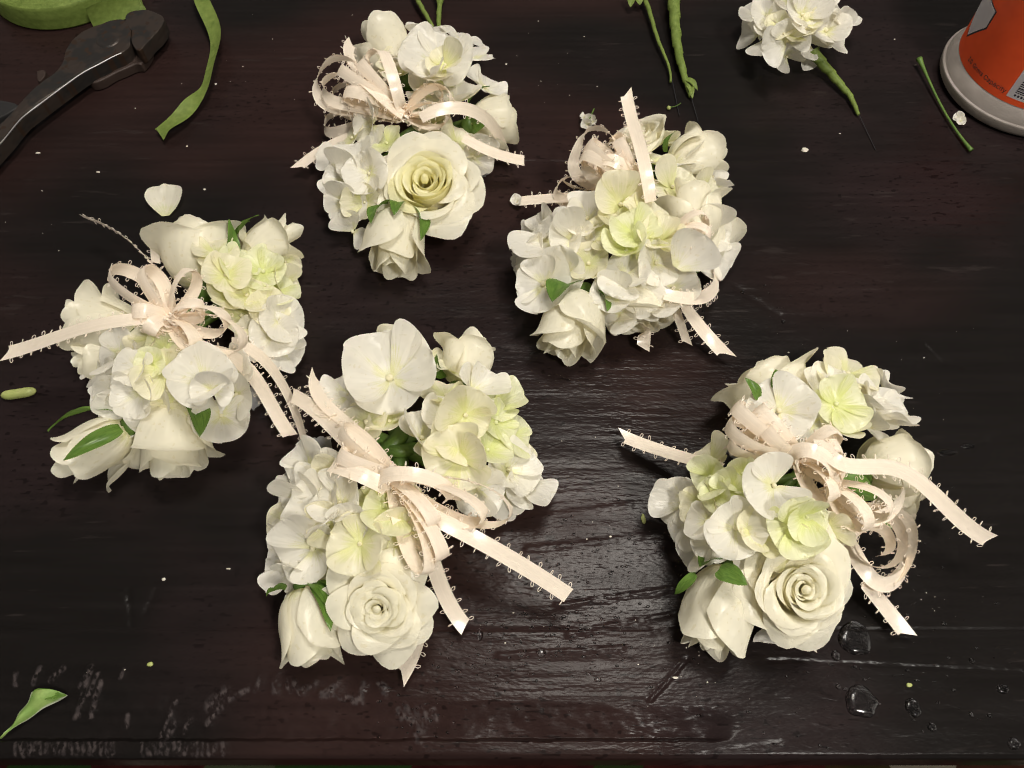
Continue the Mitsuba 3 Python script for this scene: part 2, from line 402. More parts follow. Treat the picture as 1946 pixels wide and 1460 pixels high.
def round_petal(L, W, cup, lift, curl, seed, nv=14, nu=13):
    """Hydrangea sepal: broad, rounded, along +x, face to +z."""
    v, u = np.meshgrid(np.sin(np.linspace(0, 1, nv) * np.pi / 2) ** 1.1, np.linspace(-1, 1, nu), indexing='ij')
    f = np.where(v < 0.58, 0.20 + 0.80 * np.sin(np.clip(v / 0.58, 0, 1) * np.pi / 2) ** 1.1, np.sqrt(np.clip(1 - (np.clip(v - 0.58, 0, 1) / 0.42) ** 2, 0, 1)))
    x = L * (0.06 + 0.94 * v)
    y = W * u * f
    q = np.stack([u * 0.9 * f + seed * 7.7, v * 1.2, 0 * u + seed * 1.3], -1)
    z = L * (lift * v + cup * ((u * f) ** 2 * 0.55 + 0.30 * v * v) - curl * np.clip(v - 0.5, 0, 1) ** 2 * 1.8)
    z = z + L * 0.30 * (meshkit.fbm(q, 2, int(seed * 13) % 97) - 0.5) * v - L * 0.03 * np.exp(-(u * 3.2) ** 2) * np.sin(v * 3.0)
    z = z + L * 0.05 * np.sin(np.arctan2(u, v - 0.55 + 1e-9) * 5 + seed * 9) * np.clip(np.maximum(np.abs(u) * f, v) - 0.5, 0, 1) * 2 * (0.4 + 0.6 * math.sin(seed * 17) ** 2)
    edge = meshkit.noise(np.stack([u * 4 + seed, v * 4, 0 * u], -1), 5) - 0.5
    return np.stack([x + L * 0.05 * edge * v, y + W * 0.05 * edge, z], -1)


def floret(parent, px, py, z, r, tint='w', n=4, normal=(0, 0, 1), roll=0.0, gen=rng, cup=None, name='hydrangea_floret', eye_bead=True):
    z = z * 0.001
    c = P(px, py, z)
    L = r * pxm(c)
    k = part(parent, name)
    ph = gen.uniform(0, 6.28)
    cup0 = gen.uniform(0.15, 0.75) if cup is None else cup
    lift0 = gen.uniform(-0.05, 0.18)
    up = gen.uniform(0.45, 0.95) * (gen.random(4) < 0.24) if n > 2 else np.zeros(4)
    for i in range(n):
        a = roll + i * 2 * np.pi / (4 if n > 2 else 2.4) + gen.uniform(-0.14, 0.14)
        s = L * gen.uniform(0.86, 1.16)
        g = round_petal(s, s * gen.uniform(0.66, 0.90), cup0 + gen.uniform(-0.18, 0.22), lift0 + gen.uniform(-0.06, 0.10) + 0.09 * (i % 2) + up[i], gen.uniform(-0.10, 0.45), gen.uniform(0, 60))
        ca, sa = math.cos(a), math.sin(a)
        g = g @ np.array([[ca, sa, 0], [-sa, ca, 0], [0, 0, 1]])
        g = place(g, normal, ph, c - norm(normal) * L * 0.22)
        m, uv = sheet(g, 14, 13)
        put(part(k, 'petal'), m, TINT[tint], uv=uv)
    if eye_bead:
        b = blob(c - norm(normal) * L * 0.16, np.array([1, 1, 1]) * L * 0.085, px, 0.3, 2)
        put(part(k, 'floret_eye'), b, 'hydrangea_cream' if tint != 'g' else 'hydrangea_lime', uv=np.full((len(b[0]), 2), 0.5))
    return k


def rose_petal(R, H, s, opening, a0, seed, gen, nv=17, nu=17):
    """One petal of a rose (axis +z, claws at the origin); s runs from 0 at the heart to 1 outside."""
    o = opening
    v, u = np.meshgrid(np.linspace(0, 1, nv), np.linspace(-1, 1, nu), indexing='ij')
    rb = R * ((0.09 + 0.50 * s) * o + (0.28 + 0.66 * s) * (1 - o))
    rt = rb * ((0.35 + 0.7 * min(1, s * 1.8)) * o + 0.68 * (1 - o)) + o * R * 0.30 * s ** 1.4 + (1 - o) * R * (0.26 * s ** 2.5)
    rt *= 1 + gen.uniform(-0.12, 0.12) * min(1, s * 2)
    zt = H * (0.93 + 0.07 * math.sin(math.pi * min(1, s * 1.3)) - 0.36 * o * s ** 2.4) * gen.uniform(0.94, 1.05)
    lip = (0.12 + 0.12 * s) * (0.5 + 0.5 * o) * gen.uniform(0.5, 1.5)
    w = (1.55 * (1 - s) ** 1.2 + 0.84) * o + (1 - o) * (1.5 - 0.35 * s)
    rag = 0.24 + 0.20 * o * (1 - s) + gen.uniform(-0.05, 0.12)
    ve = v * (1 - rag * np.abs(u - gen.uniform(-0.12, 0.12)) ** 2.3) * (1 + 0.07 * s * (1 - np.abs(u)) ** 2)
    b0, b1, b2, b3 = (1 - ve) ** 3, 3 * ve * (1 - ve) ** 2, 3 * ve ** 2 * (1 - ve), ve ** 3
    r = b0 * 0.10 * R + b1 * rb * 1.22 + b2 * rb * 1.08 + b3 * rt
    z = b1 * 0.06 * H + b2 * 0.60 * zt + b3 * zt
    q = np.clip((ve - 0.74) / 0.26, 0, 1.2) ** 2
    r = r + R * lip * q * (1 + 0.5 * np.abs(u) ** 2)
    z = z - R * lip * 1.1 * q * (1 + 0.9 * np.abs(u) ** 2)
    r = r * (1 + (0.13 - 0.04 * s) * u)
    n = meshkit.fbm(np.stack([u * 1.5 + seed * 5.1, v * 1.8, 0 * u + seed], -1), 2, int(seed * 7) % 89) - 0.5
    e = meshkit.noise(np.stack([u * 4 + seed * 3, v * 3, 0 * u], -1), 8) - 0.5
    r = r * (1 + (0.22 + 0.10 * s + 0.10 * (1 - o)) * n * v) + R * 0.04 * e * v * s
    z = z + H * (0.14 * n + 0.03 * e) * v
    ang = a0 + w * u * (0.50 + 0.50 * np.sqrt(v)) * np.where(ve > 0.9, 1.0, 1.0)
    return np.stack([r * np.cos(ang), r * np.sin(ang), z], -1)


def rose(parent, name, R, H, n, opening, axis, roll, origin, inner='rose_cream', outer='rose_white', gen=rng, split=0.55):
    """A rose of single petals; origin is where the petals join."""
    k = part(parent, name)
    for i in range(n):
        s = i / (n - 1)
        a = i * 2.39996 + gen.uniform(-0.22, 0.22)
        g = rose_petal(R, H, s, opening, a, gen.uniform(0, 50), gen)
        m, uv = sheet(place(g, axis, roll, origin), 17, 17)
        put(part(k, 'petal'), m, inner if s < split else outer, uv=uv)
    return k


def open_rose(parent, px, py, z, r, az, tilt, n=28, opening=1.0, heart='rose_cream', seed=0):
    """An open rose seen from above; its heart lies under the pixel."""
    az, tilt = math.radians(az), math.radians(tilt)
    axis = np.array([math.sin(tilt) * math.cos(az), math.sin(tilt) * math.sin(az), math.cos(tilt)])
    c = P(px, py, z * 0.001)
    R = r * pxm(c) / 1.12
    H = R * 1.05
    k = rose(parent, 'rose', R, H, n, opening, axis, seed * 1.1, c - axis * H * 0.84, inner=heart, gen=np.random.default_rng(100 + seed))
    core = blob(c - axis * H * 0.06, np.array([0.075, 0.075, 0.12]) * R, seed, 0.4, 2)
    put(part(k, 'heart'), core, heart, uv=np.full((len(core[0]), 2), 0.8))
    return k


def blade(parent, name, a, b, w, bend=0.25, bsdf='leaf_green', nrm=(0, 0, 1), fold=0.35, n=12):
    """A pointed green leaf or sepal from a to b; arched along nrm."""
    a, b = np.asarray(a, float), np.asarray(b, float)
    L = np.linalg.norm(b - a)
    t = norm(b - a)
    nn = norm(np.asarray(nrm) - t * (np.asarray(nrm) @ t))
    s = np.cross(nn, t)
    v, u = np.meshgrid(np.linspace(0, 1, n), np.linspace(-1, 1, 7), indexing='ij')
    f = (0.04 + v) ** 0.42 * (1 - v) ** 0.85 / 0.45
    g = a + t * (L * v)[..., None] + s * (w * u * f)[..., None] + nn * (L * bend * (4 * v * (1 - v)) * 0.5 + fold * w * np.abs(u) * f + 0.02 * L * np.sin(9 * v + 3 * u))[..., None]
    g[..., 2] = np.maximum(g[..., 2], 0.0008)
    m, uv = sheet(g, n, 7)
    return put(part(parent, name), m, bsdf, uv=uv)


def bud(parent, base, tip, w, opening=0.12, n=9, sepals=(), seed=0, name='rosebud', inner='rose_cream', outer='rose_white', hip=True):
    """A rose seen from the side: base and tip are (pixel x, pixel y, height in mm), w its widest diameter in pixels."""
    a, b = P(base[0], base[1], base[2] * 1e-3), P(tip[0], tip[1], tip[2] * 1e-3)
    H = np.linalg.norm(b - a)
    R = w * 0.58 * pxm((a + b) / 2) / (1.0 + 0.12 * opening)
    ax = norm(b - a)
    gen = np.random.default_rng(500 + seed)
    k = rose(parent, name, R, H, n, opening, ax, seed * 0.9, a, inner=inner, outer=outer, gen=gen, split=0.4)
    B = basis(ax)
    if hip:
        vv = np.linspace(0, 1, 7)
        pts = a + ax * (H * (-0.16 + 0.20 * vv))[:, None]
        put(part(k, 'rose_hip'), tube(pts, R * (0.14 + 0.18 * np.sin(vv * 2.2)), 10), 'stem_green')
    for (dx, dy, ln, wd) in sepals:          # direction away from the axis in the picture plane, length and width as shares of H and R
        side = norm(np.array([dx, -dy, 0.0]) + np.array([0, 0, 0.75]))
        side = norm(side - ax * (side @ ax))
        p0 = a + side * R * 0.55 + ax * H * 0.02
        p1 = a + side * R * (1.02 + 0.1 * ln) + ax * H * ln
        blade(k, 'sepal', p0, p1, R * wd, 0.30, nrm=side)
    return k


# ------------------------------------------------------------------ ribbons
RW = 0.0050
_ang = np.arange(9) * 2 * np.pi / 9


def picot(o, out, t, h=0.00080, w=0.00046, r=0.00013):
    c = o + out * h * 0.85
    ring = c + np.cos(_ang)[:, None] * out * h + np.sin(_ang)[:, None] * t * w
    nrm = np.cross(out, t)
    rad = norm(ring - c)
    v = ring[:, None] + r * (np.cos(np.arange(4) * np.pi / 2)[None, :, None] * rad[:, None] + np.sin(np.arange(4) * np.pi / 2)[None, :, None] * nrm)
    q = []
    for i in range(9):
        j = (i + 1) % 9
        for s in range(4):
            q.append((i * 4 + s, j * 4 + s, j * 4 + (s + 1) % 4, i * 4 + (s + 1) % 4))
    return v.reshape(-1, 3), np.array(q)


def ribbon_from(parent, name, p, w, width=RW, cut=(0.0, 0.0), gen=rng, picots=True, lengthwise=False, bsdf='ribbon_satin'):
    p = np.asarray(p, float)
    t = norm(np.gradient(p, axis=0))
    w = norm(w - t * np.sum(w * t, -1, keepdims=True))
    n = np.cross(t, w)
    u = np.linspace(-1, 1, 5)
    g = p[:, None] + w[:, None] * (u * width / 2)[None, :, None] + n[:, None] * (0.06 * width * (u ** 2))[None, :, None]
    g[0] += t[0] * (u * cut[0] * width / 2)[:, None]
    g[-1] += t[-1] * (u * cut[1] * width / 2)[:, None]
    g[..., 2] = np.maximum(g[..., 2], 0.0006)
    m, uv = sheet(g, len(p), 5)
    k = put(part(parent, name), m, bsdf, uv=uv)
    if picots:
        s = np.r_[0, np.cumsum(np.linalg.norm(np.diff(p, axis=0), axis=1))]
        bits = []
        for side in (-1, 1):
            for d in np.arange(0.0012 + gen.uniform(0, 0.002), s[-1] - 0.0006, 0.0042):
                i = int(np.clip(np.searchsorted(s, d), 1, len(p) - 2))
                o = g[i, 0 if side < 0 else -1]
                out = norm(side * w[i] + 0.45 * gen.normal(size=3) * 0.6)
                ta = norm(np.cross(out, norm(n[i] + 0.7 * gen.normal(size=3))))
                if o[2] < 0.0012 and out[2] < 0:
                    out[2] *= -1
                    out = norm(out)
                bits.append(picot(o, out, ta, h=0.00078 * gen.uniform(0.8, 1.15)))
        if bits:
            kk = part(k, 'picot_edging')
            put(kk, merge(bits), 'picot_thread')
            labels[kk] = {'kind': 'stuff'}
    return k


def tail(parent, pts, width=RW, cut=(0.0, 0.9), gen=rng, name='ribbon', **kw):
    """pts: (pixel x, pixel y, height mm, roll degrees): a loose strip; roll 0 lies flat, 90 stands on edge."""
    q = np.array([np.r_[P(a[0], a[1], a[2] * 1e-3), math.radians(a[3] if len(a) > 3 else 0)] for a in pts])
    q = spline(q, 0.0011, 8)
    p, roll = q[:, :3], q[:, 3]
    t = norm(np.gradient(p, axis=0))
    w0 = norm(np.cross(np.array([0, 0, 1.0]) + 0 * t, t))
    n0 = np.cross(t, w0)
    w = w0 * np.cos(roll)[:, None] + n0 * np.sin(roll)[:, None]
    return ribbon_from(parent, name, p, w, width, cut, gen, **kw)


def loop(parent, c, az, L, F, plane=0.0, el=15.0, twist=0.0, skew=0.0, turn=1.0, gen=rng, name='ribbon_loop'):
    """A bow loop from c=(px, py, mm) going out at az degrees, L and F (length and fatness) in pixels. plane 0: it arches up; 90: it lies round."""
    c = P(c[0], c[1], c[2] * 1e-3)
    s = pxm(c)
    az, el, pl = math.radians(az), math.radians(el), math.radians(plane)
    d = np.array([math.cos(az) * math.cos(el), math.sin(az) * math.cos(el), math.sin(el)])
    h = np.array([-math.sin(az), math.cos(az), 0.0])
    up = np.cross(d, h)
    b = math.cos(pl) * up + math.sin(pl) * h
    wd = np.cross(d, b)
    t = np.linspace(0, 2 * np.pi * turn, 46)
    al = L * s * (1 - np.cos(t)) / 2
    ac = F * s * np.sin(t) * np.abs(np.sin(t / 2)) ** 0.9 + skew * L * s * np.sin(t / 2) ** 2
    p = c + d * al[:, None] + b * ac[:, None] + wd * (RW * 0.25 * np.sin(t / 2))[:, None]
    p[:, 2] = np.maximum(p[:, 2], 0.004 + 0.25 * p[:, 2])
    w = wd + b * (math.radians(twist) * np.sin(t))[:, None]
    return ribbon_from(parent, name, p, w, gen=gen)


def knot(parent, px, py, z):
    """The gathered middle of a bow: a few short bits of ribbon and thread."""
    c = P(px, py, z * 1e-3)
    gen = np.random.default_rng(int(px))
    bits = []
    for _ in range(7):
        d = norm(gen.normal(size=3))
        bits.append(tube(spline([c - d * 0.004, c + 0.0015 * gen.normal(size=3), c + d * 0.004]), 0.00045, 5))
    put(part(parent, 'bow_binding'), merge(bits), 'picot_thread')


def stems(parent, pts_list, r=0.0016):
    for pts in pts_list:
        p = spline([P(a, b, z * 1e-3) for a, b, z in pts], 0.0015)
        put(part(parent, 'stem'), tube(p, r * rng.uniform(0.85, 1.2), 8), 'stem_green')


def wristband(parent, pts, width=0.0060):
    q = spline([P(a, b, z * 1e-3) for a, b, z in pts], 0.0008)
    t = norm(np.gradient(q, axis=0))
    w = norm(np.array([0, 0, 1.0]) + 0.3 * np.cross(t, [0, 0, 1.0]) + 0 * q)
    i = np.arange(len(q))
    q = q + np.cross(t, w) * (0.0005 * np.sin(i * 2.1))[:, None]
    ribbon_from(parent, 'wristband', q, w, width, picots=False, bsdf='silver_mesh')


def cluster(parent, cen, items, seed, lean=0.72, R=200.0):
    """Hydrangea florets: (px, py, mm, radius px, tint, petals). Each faces away from the middle of the corsage."""
    gen = np.random.default_rng(seed)
    for it in items:
        px, py, z, r = it[:4]
        tint = it[4] if len(it) > 4 else 'w'
        n = it[5] if len(it) > 5 else 4
        dx, dy = (px - cen[0]) / R, -(py - cen[1]) / R
        nr = norm([dx * lean + gen.uniform(-.42, .42), dy * lean - 0.12 + gen.uniform(-.42, .42), 0.95])
        if len(it) > 6:
            nr = norm(it[6])
        floret(parent, px, py, z, r, tint, n, nr, gen.uniform(0, 6.28), gen, cup=gen.uniform(0.5, 0.95) if len(it) > 6 else None)

# ------------------------------------------------------------------ the five wrist corsages
WC = 'wrist corsages'
# A: at the top, a wide open rose with a yellow heart
A = thing('wrist_corsage', 'topmost corsage, with a yellow hearted open rose and a rosebud below it', 'corsage', WC)
stems(A, [[(700, 300, 8), (780, 250, 12), (880, 180, 9)], [(690, 330, 6), (790, 270, 9), (900, 230, 9)], [(770, 380, 8), (800, 240, 9), (760, 110, 9)]])
open_rose(A, 806, 338, 30, 112, -100, 16, n=32, heart='rose_yellow', seed=1, opening=0.70)
bud(A, (762, 402, 15), (745, 524, 11), 112, 0.22, 10, [(-.5, -.4, .45, .30), (.9, -.2, .62, .26), (.1, -1, .36, .22)], seed=1)
blade(A, 'leaf', P(706, 388, 16), P(664, 436, 10), 0.0020)
bud(A, (770, 150, 14), (712, 50, 18), 112, 0.55, 10, [], seed=2)
bud(A, (893, 240, 14), (990, 226, 14), 112, 0.42, 10, [(.3, -1, .5, .3), (.9, .5, .3, .28)], seed=3)
cluster(A, (800, 250), [(832, 115, 34, 64, 'w', 4, (0, -.25, 1)), (846, 120, 40, 36, 'c', 4, (.1, -.3, 1)), (820, 140, 38, 32, 'w'), (778, 92, 26, 48), (898, 104, 22, 46), (925, 160, 20, 42), (808, 168, 24, 44), (866, 184, 25, 40), (812, 66, 20, 42), (880, 70, 15, 40), (760, 130, 20, 36, 'c'), (846, 150, 24, 34, 'g'),
                       (700, 236, 24, 46), (676, 300, 25, 44), (650, 336, 18, 40), (650, 385, 17, 44), (668, 442, 10, 38, 'w', 2), (697, 330, 26, 40), (732, 268, 24, 34, 'g'), (640, 300, 13, 36), (690, 385, 18, 36, 'c'), (664, 258, 18, 38, 'c'),
                       (870, 270, 15, 36, 'c'), (905, 300, 12, 36), (815, 230, 15, 34, 'c')], 11)
knot(A, 768, 222, 26)
for a in [(28, 85, 30, 40, 20), (345, 95, 30, 30, 14), (8, 100, 34, 60, 20), (150, 150, 44, 36, 14), (138, 128, 42, 28, 22), (168, 120, 34, 20, 10)]:
    loop(A, (768, 218, 26), a[0], a[1], a[2], a[3], a[4], twist=20)
tail(A, [(764, 222, 27, 0), (712, 169, 33, 25), (690, 132, 34, 50), (656, 112, 33, 65), (630, 115, 31, 70), (610, 136, 28, 60), (601, 164, 24, 42), (612, 192, 21, 28), (640, 208, 20, 18), (690, 214, 22, 12), (760, 226, 25, 10)])
tail(A, [(766, 220, 29, 0), (726, 188, 34, 10), (690, 158, 36, 22), (655, 143, 34, 40), (628, 146, 31, 60), (614, 164, 28, 75), (622, 184, 26, 62), (652, 198, 25, 40), (700, 208, 26, 25), (762, 224, 26, 15)])
tail(A, [(764, 214, 28, 0), (752, 166, 38, 0), (737, 118, 42, 10), (720, 96, 41, 35), (703, 108, 36, 60), (708, 150, 31, 70), (736, 208, 27, 60)])
tail(A, [(760, 228, 24, 0), (700, 222, 20, 20), (650, 218, 14, 45), (622, 228, 10, 70), (618, 244, 8, 75), (645, 250, 9, 60), (700, 240, 14, 30)])
tail(A, [(740, 205, 22, 30), (700, 170, 20, 45), (660, 160, 18, 60), (632, 178, 15, 70), (640, 200, 14, 60), (690, 212, 18, 30)])
tail(A, [(800, 226, 34, 10), (850, 206, 36, 35), (905, 214, 32, 55), (952, 266, 22, 65)])
tail(A, [(880, 262, 24, 0), (935, 290, 18, 10), (996, 306, 12, 15)], cut=(0, 0.1))
tail(A, [(660, 262, 14, -5), (612, 286, 9, -8), (568, 318, 6, 0)], cut=(0, -1.2))
tail(A, [(690, 150, 24, 20), (664, 110, 28, 30), (668, 82, 26, 40)])
wristband(A, [(880, 300, 4), (925, 322, 4), (905, 330, 4), (870, 322, 4)])

# B: right of A, with a ribbon tail standing straight up
B = thing('wrist_corsage', 'corsage below and right of the topmost one, with one ribbon end pointing straight up', 'corsage', WC)
stems(B, [[(1080, 500, 8), (1180, 440, 12), (1300, 360, 9)], [(1120, 560, 6), (1200, 470, 9), (1230, 280, 9)]])
bud(B, (1108, 560, 16), (1062, 684, 11), 140, 0.36, 11, [(-.3, -.3, .45, .42), (.8, -.1, .3, .2)], seed=4)
bud(B, (1222, 285, 12), (1205, 240, 22), 110, 0.5, 10, [], seed=5)
bud(B, (1276, 322, 14), (1372, 284, 14), 108, 0.42, 10, [(-.3, -1, .3, .2)], seed=6)
bud(B, (1322, 470, 16), (1300, 335, 28), 118, 0.42, 9, [], seed=7)
bud(B, (1320, 500, 10), (1352, 400, 10), 104, 0.42, 9, [], seed=8)
bud(B, (1210, 545, 16), (1212, 640, 10), 165, 0.62, 13, [(-1, -.3, .4, .3)], seed=9)
cluster(B, (1200, 430), [(1180, 385, 34, 56, 'c', 4, (-.1, -.3, 1)), (1115, 411, 28, 44), (1206, 438, 36, 44, 'g', 4, (0, -.2, 1)), (1253, 452, 34, 44, 'c'), (1150, 440, 30, 40, 'c'), (1225, 405, 34, 40, 'c'), (1190, 470, 33, 38, 'g'), (1232, 480, 30, 36, 'g'),
                        (1050, 453, 22, 60), (1020, 440, 16, 44), (1010, 480, 15, 44), (1115, 497, 28, 44, 'c'), (1028, 537, 22, 56, 'w', 4, (-.5, -.3, .9)), (1070, 520, 24, 46), (1090, 455, 26, 42), (1040, 500, 20, 46),
                        (1188, 520, 30, 50), (1166, 560, 26, 40), (1215, 555, 26, 44), (1250, 500, 30, 46), (1240, 565, 22, 44), (1280, 545, 22, 44), (1180, 600, 18, 36),
                        (1240, 300, 20, 42, 'c'), (1280, 350, 24, 44, 'c'), (1260, 265, 12, 36, 'c'), (1300, 300, 18, 34, 'w'), (1338, 360, 16, 34, 'c'), (1360, 480, 14, 44), (1345, 440, 18, 40), (1365, 350, 10, 24)], 12)
floret(B, 1290, 515, 34, 84, 'w', 1, norm([.1, -.6, .8]), 2.6, np.random.default_rng(5), cup=0.7, name='hydrangea_petal', eye_bead=False)
knot(B, 1216, 366, 30)
for a in [(165, 92, 36, 10, 28), (132, 80, 32, 50, 32), (158, 124, 44, 28, 16), (146, 128, 48, 48, 20), (120, 100, 40, 25, 26)]:
    loop(B, (1212, 358, 30), a[0], a[1], a[2], a[3], a[4], twist=22)
tail(B, [(1210, 350, 30, 0), (1188, 300, 34, 20), (1168, 264, 34, 45), (1142, 246, 31, 62), (1116, 252, 27, 50), (1098, 282, 22, 30), (1090, 314, 19, 25), (1104, 340, 20, 40), (1150, 350, 24, 30)])
tail(B, [(1208, 352, 28, 0), (1150, 340, 28, 8), (1100, 336, 24, 30), (1066, 346, 19, 60), (1058, 364, 16, 70), (1074, 384, 14, 40), (1110, 394, 16, 15), (1150, 384, 22, 20), (1200, 362, 27, 10)])
tail(B, [(1206, 350, 31, 0), (1178, 318, 38, 12), (1150, 300, 40, 30), (1124, 296, 37, 55), (1112, 312, 33, 70), (1128, 336, 31, 50), (1168, 346, 30, 20)])
tail(B, [(1214, 360, 28, 60), (1202, 320, 36, 70), (1190, 280, 38, 72), (1178, 262, 34, 60), (1160, 272, 30, 45), (1168, 310, 27, 40)])
tail(B, [(1208, 356, 26, 10), (1150, 362, 24, 25), (1100, 358, 20, 50), (1078, 352, 18, 70)])
tail(B, [(1236, 384, 36, 10), (1228, 330, 42, 0), (1212, 265, 40, -5), (1190, 178, 36, -12)], cut=(0, -0.9))
tail(B, [(1085, 376, 16, -8), (1035, 379, 11, -5), (990, 383, 8, 0)], cut=(0, 0.1))
for a in [(-20, 70, 30, 10, 10), (20, 64, 30, 20, 10), (-60, 74, 28, 20, 4)]:
    loop(B, (1282, 436, 32), a[0], a[1], a[2], a[3], a[4], twist=10)
tail(B, [(1262, 560, 26, 0), (1310, 568, 24, 15), (1345, 560, 16, 35), (1360, 530, 10, 55), (1352, 500, 12, 60)])
tail(B, [(1296, 575, 20, 0), (1325, 615, 12, 15), (1376, 672, 6, 22)], cut=(0, 1.6))
tail(B, [(1282, 585, 16, 40), (1296, 622, 9, 50), (1306, 652, 5, 45)], width=0.0035)
tail(B, [(1224, 620, 14, 0), (1224, 640, 7, 0), (1222, 662, 5, 5)], cut=(0, 0.5))
wristband(B, [(1020, 468, 9), (986, 480, 9), (977, 506, 8), (1000, 528, 7), (1020, 500, 7)])

# C: at the left, crossed by a long ribbon that points left
C = thing('wrist_corsage', 'leftmost corsage, with a long flat ribbon end pointing left over a white rose', 'corsage', WC)
stems(C, [[(170, 640, 8), (320, 640, 12), (470, 500, 9)], [(250, 800, 8), (330, 640, 10), (400, 480, 9)], [(480, 560, 8), (350, 640, 10), (230, 760, 8)]])
bud(C, (262, 642, 12), (122, 590, 14), 136, 0.62, 11, [], seed=10)
bud(C, (250, 660, 8), (130, 690, 8), 92, 0.5, 8, [], seed=11)
bud(C, (392, 548, 14), (372, 418, 20), 150, 0.48, 12, [(1, -.2, .7, .2)], seed=12)
bud(C, (462, 492, 16), (570, 430, 16), 92, 0.5, 8, [(.05, -1, .55, .34), (-.5, -1, .4, .24)], seed=13)
bud(C, (326, 770, 16), (326, 918, 10), 158, 0.42, 12, [(.95, 0, .55, .30)], seed=14)
bud(C, (246, 812, 14), (112, 898, 10), 122, 0.32, 10, [(-.4, -1, .80, .24), (.3, .2, .70, .22)], seed=15)
blade(C, 'leaf', P(430, 808, 9), P(457, 858, 6), 0.0016)
blade(C, 'leaf', P(392, 805, 12), P(411, 866, 7), 0.0024)
blade(C, 'leaf', P(548, 520, 12), P(592, 510, 10), 0.0018)
cluster(C, (330, 620), [(432, 556, 24, 46, 'c'), (462, 596, 20, 44, 'c'), (488, 640, 15, 42), (410, 474, 30, 48, 'c'), (390, 455, 24, 36), (455, 500, 26, 44, 'g'), (500, 512, 24, 46, 'g', 4, (.3, 0, 1)), (520, 552, 20, 46, 'g'), (470, 556, 26, 44, 'c'), (486, 470, 18, 36, 'c'), (536, 606, 20, 46), (520, 634, 18, 44), (540, 664, 12, 42), (510, 585, 22, 44, 'c'), (540, 545, 14, 34, 'c'), (430, 520, 30, 40, 'c'), (545, 495, 12, 28, 'c'),
                        (219, 669, 26, 48), (256, 700, 34, 42), (205, 722, 22, 46), (219, 755, 20, 46), (262, 745, 28, 50), (312, 706, 32, 46, 'c'), (285, 690, 34, 30, 'g'), (310, 660, 32, 30, 'g'), (280, 640, 30, 40, 'c'), (240, 785, 16, 42), (330, 765, 24, 42, 'c'), (290, 780, 20, 46), (170, 700, 10, 34, 'w', 2), (340, 800, 20, 36, 'c'),
                        (384, 722, 38, 62, 'w', 4, (.2, -.15, 1)), (402, 742, 42, 40, 'w', 3, (.3, -.5, .8)), (446, 752, 20, 54, 'w', 3), (420, 790, 18, 46, 'w', 3), (352, 690, 30, 40, 'c'), (440, 700, 22, 40)], 13)
knot(C, 322, 612, 38)
for a in [(142, 150, 48, 48, 10), (122, 110, 36, 30, 20), (66, 104, 30, 20, 24), (-8, 130, 38, 30, 12), (-20, 170, 44, 48, 4), (8, 84, 30, 5, 28), (-40, 100, 28, 30, 10), (196, 66, 28, 20, 30), (-104, 56, 22, 20, 26)]:
    loop(C, (322, 606, 36), a[0], a[1], a[2], a[3], a[4], twist=18)
tail(C, [(300, 606, 40, 0), (220, 612, 42, 0), (130, 634, 37, -4), (12, 672, 28, -8)], cut=(0, 1.0))
tail(C, [(400, 668, 32, 0), (448, 684, 26, 10), (500, 742, 14, 14), (552, 828, 6, 18)], cut=(0, 0.7))
tail(C, [(440, 650, 28, 0), (482, 668, 22, 20), (545, 745, 10, 35), (582, 846, 5, 55)], cut=(0, 0.8), width=0.004)
tail(C, [(325, 552, 30, 70), (290, 505, 24, 78), (240, 455, 20, 80), (160, 414, 17, 76)], cut=(0, 0.6), width=0.004)
tail(C, [(296, 500, 14, 40), (294, 480, 12, 40), (292, 448, 10, 45)], cut=(0, 1.2), width=0.0035)
wristband(C, [(440, 700, 9), (478, 712, 9), (490, 738, 8), (474, 772, 6)], 0.007)

